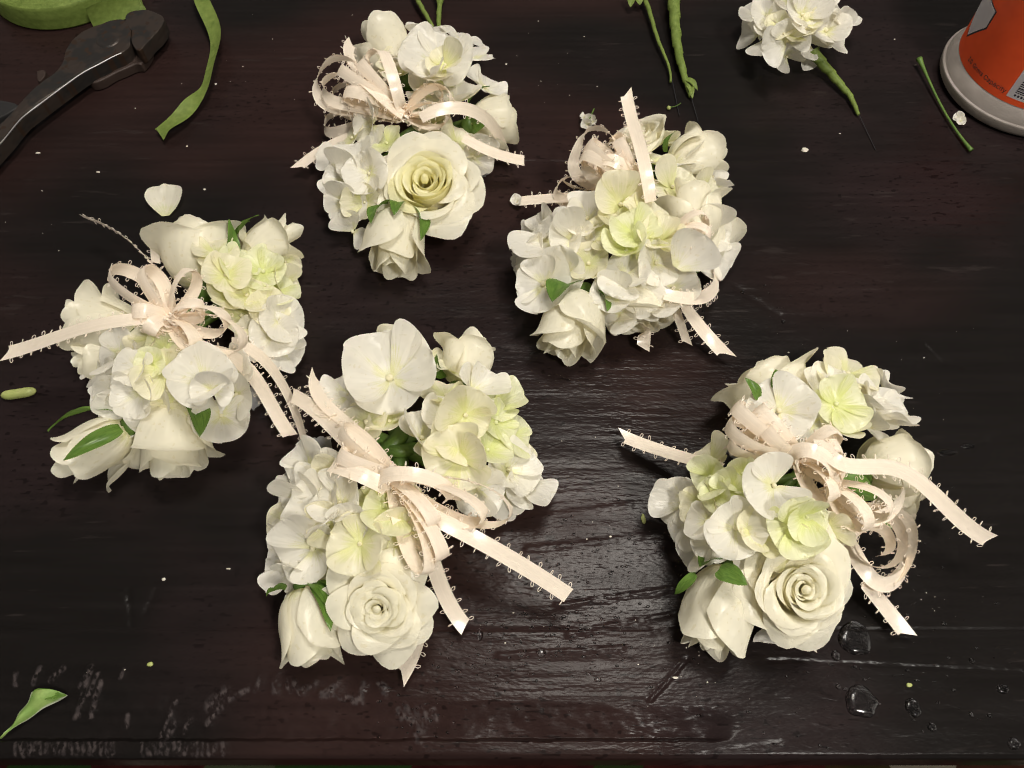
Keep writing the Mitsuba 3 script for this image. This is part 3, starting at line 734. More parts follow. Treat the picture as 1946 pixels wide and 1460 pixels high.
# D: at the bottom, between C and E
D = thing('wrist_corsage', 'lower middle corsage, with a big flat white floret on top and a long ribbon', 'corsage', WC)
stems(D, [[(640, 1060, 8), (740, 880, 10), (860, 760, 10)], [(700, 1100, 6), (760, 870, 12), (720, 740, 8)], [(730, 850, 12), (760, 858, 16), (790, 850, 10)], [(720, 870, 12), (752, 840, 15), (770, 800, 9)], [(900, 920, 6), (780, 860, 12), (640, 800, 8)]], 0.0026)
open_rose(D, 715, 1160, 30, 112, -95, 26, n=34, heart='rose_cream', seed=2)
bud(D, (582, 1112, 14), (606, 1272, 9), 140, 0.24, 11, [(-1, -.2, .05, .3), (.3, -.6, .35, .3), (.9, -.3, .30, .3), (.55, .2, .62, .22)], seed=16)
bud(D, (874, 735, 14), (908, 632, 16), 116, 0.5, 10, [(-1, 0, .3, .3)], seed=17)
cluster(D, (750, 900), [(738, 712, 34, 84, 'w', 4, (-.05, -.05, 1)), (660, 745, 18, 48), (800, 680, 18, 44, 'c'), (740, 668, 14, 40, 'c'), (690, 797, 28, 56, 'c'), (738, 795, 30, 42, 'c'), (640, 780, 18, 44), 
                        (885, 790, 36, 54, 'c', 4, (.1, -.5, .9)), (877, 832, 34, 50, 'c'), (805, 828, 30, 52), (948, 800, 26, 46, 'g'), (942, 765, 24, 46, 'g'), (980, 826, 20, 40, 'g'), (874, 872, 34, 58, 'c', 4, (0, -.4, 1)), (972, 888, 20, 58), (1000, 918, 14, 48), (910, 930, 24, 46), (850, 745, 30, 46, 'c'), (905, 735, 28, 44), (930, 850, 28, 44, 'g'), (840, 790, 32, 44), (960, 940, 12, 44), (870, 700, 20, 36, 'c'), (985, 860, 14, 38, 'c'),
                        (578, 885, 22, 50), (570, 955, 24, 58), (606, 965, 30, 58, 'w', 4, (-.6, .1, .8)), (640, 952, 34, 54, 'w', 4, (-.5, .1, .9)), (540, 996, 16, 46, 'c'), (588, 1044, 24, 64, 'w', 4, (-.3, -.4, .9)), (682, 1034, 34, 54, 'c', 4, (0, -.3, 1)), (666, 1000, 34, 46), (747, 966, 34, 54, 'g', 4, (.1, -.2, 1)), (757, 1008, 32, 46, 'c'), (781, 1036, 26, 44, 'g'), (575, 1096, 14, 52), (540, 1078, 10, 44), (620, 1000, 30, 46, 'c'), (610, 900, 26, 46), (640, 905, 30, 40, 'c'), (700, 960, 32, 40, 'g'), (640, 1080, 20, 46, 'c'), (730, 1065, 24, 44), (560, 920, 14, 40), (545, 1030, 14, 44), (800, 980, 24, 36, 'g')], 14)
knot(D, 746, 905, 38)
for a in [(165, 112, 30, 30, 16), (140, 140, 30, 45, 8), (-18, 240, 50, 55, 2), (-24, 200, 44, 30, 6), (-55, 190, 42, 20, 2), (-46, 140, 34, 15, 14), (-66, 200, 32, 45, 0)]:
    loop(D, (746, 908, 36), a[0], a[1], a[2], a[3], a[4], twist=18)
tail(D, [(630, 884, 38, 0), (690, 905, 42, 0), (740, 930, 38, 0)])
tail(D, [(720, 912, 40, 5), (780, 902, 46, -8), (840, 922, 42, -10), (860, 950, 36, -20)])
tail(D, [(800, 972, 36, 0), (880, 1012, 36, 5), (980, 1068, 28, 6), (1080, 1132, 17, 5)], cut=(0, 0.15))
tail(D, [(740, 906, 34, 20), (680, 860, 30, 10), (620, 800, 24, 0), (556, 752, 16, -10)], cut=(0, -0.6))
tail(D, [(700, 850, 30, 30), (640, 790, 24, 20), (600, 740, 20, 30), (600, 716, 18, 50)], cut=(0, 1.2))
tail(D, [(800, 1010, 30, 0), (826, 1080, 20, 0), (855, 1150, 10, 5), (884, 1192, 6, 5)], cut=(0, -0.4))
tail(D, [(794, 1205, 12, 0), (785, 1240, 8, 0), (764, 1284, 5, 6)], cut=(0, 1.0))
wristband(D, [(630, 846, 14), (580, 858, 12), (556, 890, 10), (566, 930, 8)], 0.007)

# E: at the right
E_ = thing('wrist_corsage', 'rightmost corsage, with curled ribbon rosettes on both sides and two roses along its lower edge', 'corsage', WC)
stems(E_, [[(1380, 1060, 8), (1500, 920, 12), (1600, 780, 9)], [(1440, 1100, 8), (1520, 900, 12), (1440, 740, 9)], [(1700, 900, 8), (1560, 900, 12), (1340, 960, 8)]])
open_rose(E_, 1535, 1122, 32, 124, -80, 22, n=30, heart='rose_cream', seed=3, opening=0.78)
bud(E_, (1392, 1076, 16), (1338, 1246, 9), 142, 0.26, 11, [(-1, -.1, .16, .3)], seed=18)
blade(E_, 'leaf', P(1366, 1082, .031), P(1420, 1112, .036), 0.0032, 0.1, fold=0.2)
blade(E_, 'leaf', P(1322, 1090, .020), P(1282, 1130, .012), 0.0016)
bud(E_, (1490, 800, 14), (1424, 690, 18), 165, 0.30, 10, [], seed=19)
bud(E_, (1570, 790, 12), (1530, 700, 16), 110, 0.30, 9, [], seed=20)
bud(E_, (1640, 900, 14), (1752, 872, 14), 150, 0.45, 11, [], seed=21)
bud(E_, (1660, 930, 8), (1752, 960, 9), 96, 0.3, 8, [], seed=22)
blade(E_, 'sepal', P(1441, 758, .040), P(1416, 718, .044), 0.0018)
blade(E_, 'sepal', P(1476, 740, .042), P(1474, 702, .044), 0.0022)
blade(E_, 'leaf', P(1572, 924, .026), P(1668, 944, .020), 0.0050)
blade(E_, 'leaf', P(1640, 985, .012), P(1710, 1004, .012), 0.0024)
cluster(E_, (1510, 920), [(1482, 778, 42, 62, 'w', 3, (-.2, -.25, 1)), (1540, 800, 30, 50), (1616, 702, 20, 56, 'c'), (1640, 745, 26, 58), (1594, 765, 34, 54, 'g', 4, (.1, -.2, 1)), (1676, 782, 20, 52), (1590, 720, 26, 44, 'c'), (1560, 740, 28, 42), (1650, 800, 20, 46), (1690, 740, 12, 40), (1600, 810, 30, 44, 'c'), (1450, 800, 30, 46),
                          (1474, 922, 44, 58, 'w', 3, (0, -.3, 1)), (1348, 905, 30, 36, 'g'), (1392, 930, 34, 36, 'g'), (1362, 940, 32, 34, 'g'), (1410, 900, 34, 32, 'g'), (1296, 956, 16, 50), (1340, 990, 26, 42), (1309, 1004, 18, 40), (1398, 1004, 36, 54, 'w', 4, (-.2, -.3, 1)), (1328, 1039, 18, 48), (1360, 1030, 24, 42), (1511, 998, 42, 56, 'g', 4, (0, -.35, 1)), (1535, 985, 42, 40, 'g'), (1440, 1010, 36, 46, 'c'), (1500, 1035, 34, 50, 'c'), (1448, 1048, 30, 54, 'w', 2), (1330, 960, 24, 40, 'c'), (1575, 1010, 30, 44, 'c'), (1300, 980, 10, 44), (1560, 1050, 24, 42, 'c'),
                          (1471, 1195, 8, 42, 'w', 2), (1350, 870, 14, 36, 'c')], 15)
knot(E_, 1520, 872, 36)
for a in [(158, 150, 52, 58, 10), (146, 158, 42, 40, 16), (140, 128, 36, 25, 26), (170, 136, 36, 70, 4), (152, 100, 40, 50, 28), (36, 90, 32, 25, 26), (12, 80, 30, 10, 30), (-30, 90, 30, 15, 24), (-62, 104, 34, 20, 14)]:
    loop(E_, (1516, 872, 35), a[0], a[1], a[2], a[3], a[4], twist=15)
for a in [(-35, 120, 40, 25, 12), (-60, 110, 36, 15, 8)]:
    loop(E_, (1575, 915, 34), a[0], a[1], a[2], a[3], a[4], twist=10)
tail(E_, [(1572, 925, 34, 20), (1590, 965, 30, 25), (1640, 988, 26, 30), (1692, 972, 26, 40), (1714, 940, 28, 55), (1712, 912, 30, 60)])
tail(E_, [(1590, 990, 26, 40), (1622, 965, 25, 62), (1668, 968, 24, 72), (1708, 1000, 22, 75), (1716, 1046, 20, 75), (1684, 1080, 19, 70), (1640, 1066, 20, 66), (1622, 1030, 22, 66), (1646, 1000, 23, 70), (1684, 1010, 22, 74), (1694, 1040, 21, 74), (1672, 1056, 20, 70)])
tail(E_, [(1600, 1010, 18, 10), (1628, 1060, 17, 15), (1668, 1108, 15, 20), (1706, 1100, 12, 45), (1722, 1060, 11, 60)])
tail(E_, [(1560, 836, 44, 0), (1600, 882, 46, 0), (1680, 888, 42, 6), (1780, 945, 30, 22), (1880, 1026, 18, 42)], cut=(0, 0.6))
tail(E_, [(1500, 870, 40, 10), (1550, 860, 47, 0), (1584, 892, 44, -6), (1570, 930, 38, -10)])
tail(E_, [(1370, 890, 20, 20), (1320, 876, 15, 12), (1250, 855, 10, 8), (1184, 830, 8, 5)], cut=(0, -1.2))
tail(E_, [(1640, 964, 26, 70), (1690, 970, 20, 70), (1730, 1000, 15, 70), (1728, 1060, 12, 65), (1690, 1105, 10, 50), (1650, 1095, 12, 40)])
tail(E_, [(1640, 1105, 14, 0), (1670, 1140, 9, 5), (1722, 1205, 5, 10)], cut=(0, 0.9))
tail(E_, [(1530, 1200, 10, 0), (1536, 1215, 6, 10), (1541, 1234, 4, 20)], width=0.0032)
wristband(E_, [(1400, 870, 8), (1360, 850, 7), (1330, 880, 6), (1350, 900, 6)])

# ------------------------------------------------------------------ things round the corsages
# green tape roll
roll = thing('tape_roll', 'roll of green floral tape in the top left corner', 'tape roll')
RC, RR, RH = np.array([-0.2315, 0.3768]), 0.0368, 0.0120
a_ = np.linspace(0, 2 * np.pi, 97)[:-1]
prof = [(0.016, 0.0004), (RR - 0.0008, 0.0002), (RR, 0.0012), (RR + 0.0002, RH * 0.5), (RR, RH - 0.0012), (RR - 0.0008, RH), (RR - 0.0012, RH + 0.0001)] + [(r, RH - 0.0003 + 0.0003 * (i % 2)) for i, r in enumerate(np.linspace(RR - 0.002, 0.017, 24))] + [(0.016, RH - 0.0006), (0.016, 0.0004)]
prof = np.array(prof)
V = np.stack([RC[0] + prof[:, 0, None] * np.cos(a_), RC[1] + prof[:, 0, None] * np.sin(a_), prof[:, 1, None] + 0 * a_], -1)
V[..., 2] += 0.0004 * (meshkit.noise(V * 300, 3) - 0.5) * (V[..., 2] > 0.006)
put(part(roll, 'wound_tape'), (V.reshape(-1, 3), grid_faces(len(prof), 96, True)), 'floral_tape', smooth=30)
tail(roll, [(170, 36, 8, 88), (205, 22, 7, 80), (235, 10, 6, 74), (268, -6, 6, 70)], width=0.0115, picots=False, bsdf='floral_tape', name='tape_end')

# old cutting pliers
pl = thing('pliers', 'worn rusty cutting pliers lying under the tape roll', 'pliers')


def plate(parent, name, poly, z0, z1, bevel, bsdf, dense=0.0012, seed=1):
    q = np.array([P(a, b, z1)[:2] for a, b in poly])
    s = spline(np.c_[np.vstack([q, q[:1]]), np.zeros(len(q) + 1)], dense)[:-1, :2]
    d = norm(np.roll(s, -1, 0) - np.roll(s, 1, 0))
    area = 0.5 * np.sum(s[:, 0] * np.roll(s[:, 1], -1) - s[:, 1] * np.roll(s[:, 0], -1))
    inn = np.stack([-d[:, 1], d[:, 0]], 1) * (1 if area > 0 else -1)
    levels = [(0, z0), (0, z1 - bevel), (0.3 * bevel, z1 - 0.3 * bevel), (bevel, z1)]
    v = np.stack([np.c_[s + inn * o, np.full(len(s), z)] for o, z in levels])
    v[..., 2] += 0.0005 * (meshkit.noise(v * 260, seed) - 0.5) * (v[..., 2] > (z0 + z1) / 2)
    n = len(s)
    f = grid_faces(len(levels), n, True)
    f = np.vstack([f[:, [0, 1, 2]], f[:, [0, 2, 3]]])
    top = trimesh.creation.triangulate_polygon(shapely.Polygon(v[-1, :, :2]), engine='earcut')
    idx = np.array([int(np.argmin(((v[-1, :, :2] - t) ** 2).sum(1))) for t in top[0]])
    g = idx[top[1]] + 3 * n
    vv = v.reshape(-1, 3)
    c = np.cross(vv[g[:, 1]] - vv[g[:, 0]], vv[g[:, 2]] - vv[g[:, 0]])[:, 2].sum()
    if c < 0:
        g = g[:, ::-1]
    if area < 0:
        f = f[:, ::-1]
    return put(part(parent, name), (vv, np.vstack([f, g])), bsdf, smooth=35)


Z6 = lambda pts: [(x * 0.1917, y * 0.1917) for x, y in pts]
plate(pl, 'handle', Z6([(1290, 400), (1200, 530), (1090, 580), (980, 640), (880, 690), (690, 815), (480, 970), (320, 1090), (220, 1170), (140, 1260), (60, 1360), (-40, 1470), (-200, 1600), (-260, 1500), (-80, 1290), (90, 1140), (200, 1010), (360, 850), (520, 730), (620, 610), (650, 500), (720, 390), (830, 300), (970, 245), (1130, 190), (1240, 200), (1300, 290)]), 0.0045, 0.0115, 0.0007, 'old_steel')
plate(pl, 'jaw', Z6([(1300, 300), (1240, 200), (1260, 130), (1400, 92), (1540, 118), (1625, 180), (1615, 235), (1560, 320), (1470, 410), (1370, 500), (1330, 470), (1300, 400)]), 0.0045, 0.0118, 0.0006, 'old_steel', seed=4)
plate(pl, 'jaw', Z6([(1395, 640), (1330, 640), (1240, 680), (1120, 730), (1000, 800), (900, 820), (900, 680), (1200, 540), (1330, 500), (1480, 470), (1440, 590)]), 0.0006, 0.0050, 0.0008, 'rust_steel', seed=6)
plate(pl, 'handle', Z6([(-120, 1000), (0, 985), (120, 1010), (180, 1040), (90, 1120), (0, 1160), (-140, 1230)]), 0.001, 0.0085, 0.0012, 'black_steel', seed=7)
plate(pl, 'jaw_spring', Z6([(355, 710), (430, 690), (450, 740), (380, 805), (365, 780)]), 0.0010, 0.0060, 0.0006, 'rust_steel', dense=0.0006, seed=8)
pv = P(1070 * .1917, 395 * .1917, 0.0117)
v_ = np.linspace(0, 1, 6)
put(part(pl, 'pivot'), tube(np.stack([pv[0] + 0 * v_, pv[1] + 0 * v_, 0.0105 + 0.0017 * v_], 1), np.array([.0058, .0058, .0058, .0056, .0050, .0042]), 28), 'old_steel', smooth=30)

for n_, pts in (('worn_edge', [(1205, 528), (1090, 580), (980, 640), (880, 690), (690, 815), (480, 970), (320, 1090), (220, 1170), (140, 1260), (60, 1360), (-20, 1450)]), ('worn_edge', [(1375, 498), (1470, 412), (1545, 325), (1598, 245)])):
    q = spline([P(a, b, .0112) for a, b in Z6(pts)], .0012)
    put(part(pl, n_), tube(q, 0.00030 + 0.00022 * meshkit.noise(q * 170, 3), 8), 'bright_steel')

# strip of green tape
st = thing('tape_strip', 'torn twisted strip of green floral tape to the left of the topmost corsage', 'tape strip')
tail(st, [(380, -20, 8, 4), (396, 28, 8, 10), (411, 75, 7, 32), (400, 130, 6, 40), (386, 172, 5, 25), (362, 200, 4, -12), (340, 224, 4, -4), (324, 236, 4, 8), (304, 256, 3, 0)], width=0.0074, picots=False, bsdf='floral_tape', name='tape', cut=(0, 0.5))


def wrapped_stem(parent, pts, r0, r1, turns, wire=None, name='wrapped_stem'):
    p = spline([P(a, b, z * 1e-3) for a, b, z in pts], 0.0006)
    rad = np.linspace(r0, r1, len(p)) * (1 + 0.16 * (meshkit.noise(p * 420, 5) - 0.5))
    put(part(parent, name), tube(p, rad, 14, helix=0.26, turns=turns * 0.8), 'floral_tape', smooth=40)
    if wire:
        q = spline([P(a, b, z * 1e-3) for a, b, z in wire], 0.002)
        put(part(parent, 'wire'), tube(q, 0.00015, 6), 'wire_steel')


BS = 'wrapped stems at the top edge'
s1 = thing('wrapped_flower_stem', 'thin tape wrapped stem hanging in from the top edge, left of a thicker one', 'flower stem')
wrapped_stem(s1, [(1208, -30, 5), (1236, 28, 4), (1252, 80, 3.5), (1268, 118, 3), (1274, 140, 2.5), (1274, 156, 2)], 0.0014, 0.0005, 9, [(1273, 130, 2.5), (1283, 180, 1.2), (1291, 220, .7)])
blade(s1, 'tape_flap', P(1200, -6, .006), P(1198, 14, .004), 0.0020, bsdf='floral_tape')
blade(s1, 'tape_flap', P(1212, -8, .006), P(1216, 10, .004), 0.0024, bsdf='floral_tape')
s2 = thing('wrapped_flower_stem', 'thick tape wrapped stem with a flared torn end, hanging in from the top edge', 'flower stem')
wrapped_stem(s2, [(1282, -40, 9), (1281, 10, 7), (1284, 60, 5), (1294, 120, 4), (1305, 158, 3), (1314, 182, 2.2)], 0.0034, 0.0012, 8, [(1312, 178, 2.2), (1318, 200, 1.2), (1327, 232, .7)])
blade(s2, 'tape_flap', P(1304, 150, .004), P(1326, 172, .003), 0.0016, bsdf='floral_tape')
blade(s2, 'tape_flap', P(1308, 160, .003), P(1316, 188, .002), 0.0016, bsdf='floral_tape')
s3 = thing('wrapped_flower_stem', 'pair of thin wrapped stems behind the topmost corsage at the top edge', 'flower stem')
wrapped_stem(s3, [(786, -20, 6), (800, 12, 5), (815, 38, 4), (826, 60, 3)], 0.0013, 0.0009, 6)
wrapped_stem(s3, [(842, -15, 6), (836, 8, 5), (834, 30, 4), (834, 60, 3)], 0.0014, 0.0010, 6)
wrapped_stem(s3, [(828, -20, 6), (832, -2, 5), (836, 14, 4)], 0.0011, 0.0009, 4)

# hydrangea boutonniere
bt = thing('hydrangea_sprig', 'small white hydrangea head on a twisted green wrapped stem at the top edge', 'flower sprig')
wrapped_stem(bt, [(1545, 95, 12), (1560, 118, 8), (1578, 138, 5), (1598, 162, 3.5), (1615, 182, 2.6), (1624, 200, 2.2), (1632, 218, 1.8)], 0.0027, 0.0007, 7, [(1630, 212, 1.8), (1645, 245, 1), (1664, 285, .6)])
cluster(bt, (1512, 40), [(1512 + (x - 1512) * 0.9, 40 + (y - 44) * 0.88, z, r * 0.80, *o) for x, y, z, r, *o in [(1530, 25, 32, 52, 'w', 4, (.1, -.3, 1)), (1545, 45, 30, 26, 'c'), (1455, 30, 24, 46), (1443, 80, 18, 44, 'w', 3, (-.7, -.4, .6)), (1480, 55, 26, 36, 'c'), (1497, 88, 24, 54, 'w', 3, (-.1, -.8, .6)), (1580, 60, 22, 48), (1590, 82, 16, 46, 'w', 3, (.6, -.3, .8)), (1590, 25, 22, 46), (1500, -5, 26, 50), (1560, -10, 24, 48),
                         (1545, 88, 16, 44, 'w', 2, (.3, -.8, .6)), (1495, 122, 8, 38, 'w', 3, (0, -.8, .6)), (1448, 118, 6, 34, 'w', 1, (-.5, -.6, .6)), (1425, 75, 8, 40, 'w', 2, (-.9, -.2, .5)), (1535, 120, 8, 30, 'w', 1, (.4, -.7, .6)), (1430, 30, 12, 36), (1610, 40, 12, 36), (1520, 70, 26, 34, 'c')]], 21)

# tub with an orange label
tub = thing('plastic_tub', 'white plastic tub with an orange label and a barcode in the top right corner', 'tub')
JC, JR = np.array([0.2415, 0.3030]), 0.0352
pr = [(0.0, 0.0008), (JR - 0.002, 0.0004), (JR + 0.0012, 0.0010), (JR + 0.0026, 0.0028), (JR + 0.0029, 0.0058), (JR + 0.0026, 0.0064), (JR + 0.0017, 0.0067), (JR + 0.0011, 0.0088), (JR - 0.0004, 0.0112), (JR - 0.0014, 0.0122), (JR - 0.0017, 0.0126)]
pr += [(JR - 0.0018 - 0.00002 * i, 0.0125 + i * 0.004) for i in range(1, 15)] + [(JR - 0.004, 0.071), (0.0, 0.0715)]
pr = np.array(pr)
aj = np.linspace(0, 2 * np.pi, 129)[:-1]
V = np.stack([JC[0] + pr[:, 0, None] * np.cos(aj), JC[1] + pr[:, 0, None] * np.sin(aj), pr[:, 1, None] + 0 * aj], -1)
put(part(tub, 'tub_wall'), (V.reshape(-1, 3), grid_faces(len(pr), 128, True)), 'tub_plastic', smooth=40)
LR = JR - 0.00155


def wrap(v, off):
    """Flat print (x along the wall in metres, y its height) laid round the tub."""
    a = math.radians(228) + v[:, 0] / LR
    r = LR + off + v[:, 2]
    return np.stack([JC[0] + r * np.cos(a), JC[1] + r * np.sin(a), v[:, 1]], -1)


def print_patch(name, poly, off, bsdf):
    k = trimesh.creation.extrude_polygon(shapely.Polygon(poly), 0.00008, engine='earcut')
    k = k.subdivide_to_size(0.003)
    put(part(tub, name), (wrap(np.array(k.vertices), off), np.array(k.faces)), bsdf, smooth=False)


gx, gy = np.meshgrid(np.linspace(-0.08, 0.08, 120), np.linspace(0.0128, 0.066, 8))
put(part(tub, 'label'), (wrap(np.stack([gx, gy, 0 * gx], -1).reshape(-1, 3), 0.0), grid_faces(8, 120)), 'label_orange')
labels[tub + '__label'] = {'label': 'orange paper label round the tub'}
tx_ = meshkit.text_mesh('10 Grms Capacity', 0.0021, 0.00008)
tv = np.array(tx_.vertices)
put(part(tub, 'label_print'), (wrap(tv + [-0.0250, 0.0166, 0], 0.00006), np.array(tx_.faces)), 'print_black', smooth=False)
ex = -0.0085
print_patch('emblem_border', [(ex - 0.0275, 0.0200), (ex - 0.0165, 0.0325), (ex - 0.0165, 0.0410), (ex - 0.044, 0.0410), (ex - 0.040, 0.0300)], 0.00005, 'print_black')
print_patch('emblem', [(ex - 0.0275, 0.0210), (ex - 0.0172, 0.0328), (ex - 0.0172, 0.0405), (ex - 0.043, 0.0405), (ex - 0.039, 0.0305)], 0.00015, 'print_white')
print_patch('emblem_mark', [(ex - 0.0290, 0.0375), (ex - 0.0265, 0.0400), (ex - 0.0285, 0.0403), (ex - 0.0300, 0.0390)], 0.00025, 'print_black')
print_patch('barcode_panel', [(0.0005, 0.0158), (0.030, 0.0158), (0.030, 0.0300), (0.0005, 0.0300)], 0.00006, 'print_white')
gen_ = np.random.default_rng(9)
bars, y0 = [], 0.0190
while y0 < 0.0288:
    h = gen_.choice([0.00025, 0.0004, 0.0006])
    k = trimesh.creation.box((0.026, h, 0.00008)).subdivide_to_size(0.003)
    bars.append((wrap(np.array(k.vertices) + [0.0160, y0, 0], 0.0002), np.array(k.faces)))
    y0 += h + gen_.choice([0.00025, 0.0004, 0.0005])
for i in range(14):
    k = trimesh.creation.box((0.0009, 0.0010, 0.00008))
    bars.append((wrap(np.array(k.vertices) + [0.0036 + i * 0.0014, 0.0176, 0], 0.0002), np.array(k.faces)))
put(part(tub, 'barcode'), merge(bars), 'print_black', smooth=False)
print_patch('blue_print', [(-0.004, 0.0430), (0.004, 0.0430), (0.006, 0.0460), (0.0, 0.0480), (-0.005, 0.0465)], 0.00006, 'print_blue')

# loose bits
k = thing('rose_petal', 'single loose cream rose petal lying above the leftmost corsage', 'petal')
c = P(306, 374, 0.002)
g = round_petal(0.0165, 0.0080, 0.30, 0.10, 0.2, 4.0)
g = g @ np.array([[math.cos(1.72), math.sin(1.72), 0], [-math.sin(1.72), math.cos(1.72), 0], [0, 0, 1]]).astype(float)
m, uv = sheet(g + P(315, 414, 0.001), 14, 13)
m[0][:, 2] = np.maximum(m[0][:, 2], 0.0006)
put(k, m, 'rose_white', uv=uv)

k = thing('cut_leaf', 'folded pale edged green leaf tip in the lower left corner', 'leaf')
pts = [(2, 1402), (30, 1366), (62, 1316), (128, 1322), (95, 1356), (50, 1384)]
q = np.array([P(a, b, 0.003)[:2] for a, b in pts])


def leaf_sheet(tip, e0, e1, lift0, lift1, n=16, m_=9, sag=0.0):
    v, u = np.meshgrid(np.linspace(0, 1, n), np.linspace(0, 1, m_), indexing='ij')
    a, b, c = (np.asarray(x, float) for x in (tip, e0, e1))
    bow = 0.10 * np.sin(np.pi * v)
    e = (b + (c - b) * u[..., None])
    g = a + (e - a) * (v * (1 + 0.08 * np.sin(np.pi * u)))[..., None]
    g = g + np.cross([0, 0, 1.0], norm(e - a)) * (np.linalg.norm(c - b) * bow * (0.5 - u))[..., None] * -1
    g[..., 2] += 0.0035 * np.sin(np.pi * u) * v + 0.0006 * np.sin(14 * v + 5 * u)
    return sheet(g, n, m_)


m, uv = leaf_sheet(P(0, 1404, -.001), P(62, 1316, .0015), P(129, 1322, .0015), 0, 0)
put(part(k, 'leaf_blade'), m, 'leaf_pale', uv=uv)
blade(k, 'leaf_fold', P(64, 1318, .0030), P(127, 1322, .0030), 0.0016, 0.05, n=14)
labels[k + '__leaf_fold'] = {'label': 'bright green folded over top edge'}

k = thing('stem_piece', 'pale yellow green cut stem piece at the left edge', 'stem')
p = spline([P(3, 752, .0016), P(36, 748, .0018), P(68, 742, .0016)], 0.0008)
put(k, tube(p, 0.0019 * np.sqrt(np.clip(1.06 - np.linspace(-1, 1, len(p)) ** 4, .1, 1)), 10), 'crumb_green')
k = thing('pin_stem', 'bare dark green stem leaning against the plastic tub', 'stem')
p = spline([P(1747, 112, .004), P(1764, 150, .003), P(1788, 200, .002), P(1815, 245, .0018), P(1846, 286, .0018)], 0.0012)
rad = 0.00055 + 0.0010 * np.exp(-np.linspace(0, 12, len(p))) + 0.0005 * np.exp(-np.linspace(14, 0, len(p)))
put(k, tube(p, rad, 10), 'stem_green')


def tiny_sprig(label, cx, cy, pts, stem=None):
    k = thing('flower_sprig', label, 'flower sprig')
    gen = np.random.default_rng(int(cx))
    for x, y, r in pts:
        floret(k, x, y, 3.0, r, 'w', 4, norm([gen.uniform(-.6, .6), gen.uniform(-.7, .3), 0.8]), 0, gen, cup=0.5, name='flower')
    if stem:
        put(part(k, 'stem'), tube(spline([P(*s) for s in stem], 0.0008), 0.00035, 6), 'stem_green')


tiny_sprig('tiny white filler flowers on a thread of stem above the corsage with the upright ribbon', 1118, 228, [(1111, 222, 9), (1115, 237, 10), (1126, 231, 9), (1119, 227, 7)], [(1118, 232, .003), (1124, 218, .004), (1129, 207, .003)])
tiny_sprig('tiny white flower beside the bare stem at the foot of the tub', 1824, 226, [(1822, 222, 9), (1826, 230, 8)])
tiny_sprig('tiny white flower at the tip of a left pointing ribbon end', 982, 381, [(981, 380, 10), (984, 384, 7)])
k = thing('seed_bud', 'tiny pale green bud with a thread of stem below the wrapped stems', 'bud')
put(part(k, 'bud_head'), blob(P(1271, 205, .0012), np.array([.0009, .0009, .0009]), 4, .4), 'crumb_green')
put(part(k, 'stem'), tube(spline([P(1273, 204, .0012), P(1284, 202, .001), P(1294, 196, .001)], .0006), .0002, 6), 'stem_green')

CR = 'small white crumbs of petal on the table'
gen_ = np.random.default_rng(17)
for x, y, s in [(72, 291, 2.2), (186, 327, 1.8), (389, 360, 1.5), (1529, 285, 3.4), (434, 1081, 1.6), (311, 1101, 1.6), (410, 160, 1.5), (1283, 1288, 2.0), (355, 278, 1.1), (80, 363, 1.0), (257, 206, 0.9), (1596, 254, 1.0), (1375, 273, 1.0), (1110, 70, 0.9), (962, 122, 1.2), (1700, 75, 1.0), (1740, 124, .9), (1160, 1020, 1.0)]:
    k = thing('petal_crumb', 'small white crumb of petal lying on the dark table', 'crumb', CR)
    put(k, blob(P(x, y, .0005), np.array([gen_.uniform(.6, 1), gen_.uniform(.35, .8), .35]) * s * .00052, x, 1.0, 1), 'crumb_white', smooth=False)
k = thing('leaf_scrap', 'pale green leaf scrap on the wet wood between the two lower corsages', 'leaf scrap')
put(k, blob(P(1223, 987, .0006), np.array([.0008, .0017, .0004]), 5, .6), 'crumb_green')
for x, y, s, l in [(1728, 1302, .0007, 'tiny green scrap among the water drops at the lower right'), (1318, 745, .0005, None), (285, 1263, .0008, 'tiny yellow scrap at the start of the chewed edge'), (985, 1322, .0007, None)][::2]:
    k = thing('leaf_scrap', l, 'leaf scrap')
    put(k, blob(P(x, y, .0005), np.array([s * 1.3, s, s * .5]), x, .8, 1), 'crumb_green')
bits = []
spots = [(gen_.uniform(0, 1946), gen_.uniform(40, 1400), gen_.uniform(25, 140)) for _ in range(26)]
for _ in range(170):
    cx, cy, sp = spots[int(gen_.integers(26))]
    x, y = gen_.normal(cx, sp), min(gen_.normal(cy, sp * 0.5), 1425)
    p = P(x, y)
    s = 0.00006 + 0.00020 * gen_.random() ** 4
    bits.append(blob([p[0], p[1], table_height(np.array([[p[0]]]), np.array([[p[1]]]))[0, 0] + s * .4], np.array([gen_.uniform(.7, 1.8), 1, .6]) * s, x, .8, 1))
put('dust', merge(bits), 'crumb_white', smooth=False)
labels['dust'] = {'label': 'fine pale dust and pollen specks scattered over the dark table', 'category': 'dust', 'kind': 'stuff'}


def outward(v, f):
    a, b, c = v[f[:, 0]], v[f[:, 1]], v[f[:, 2]]
    return (v, f) if np.sum(a * np.cross(b, c)) - np.sum(v.mean(0) * np.cross(b - a, c - a)) > 0 else (v, f[:, ::-1])


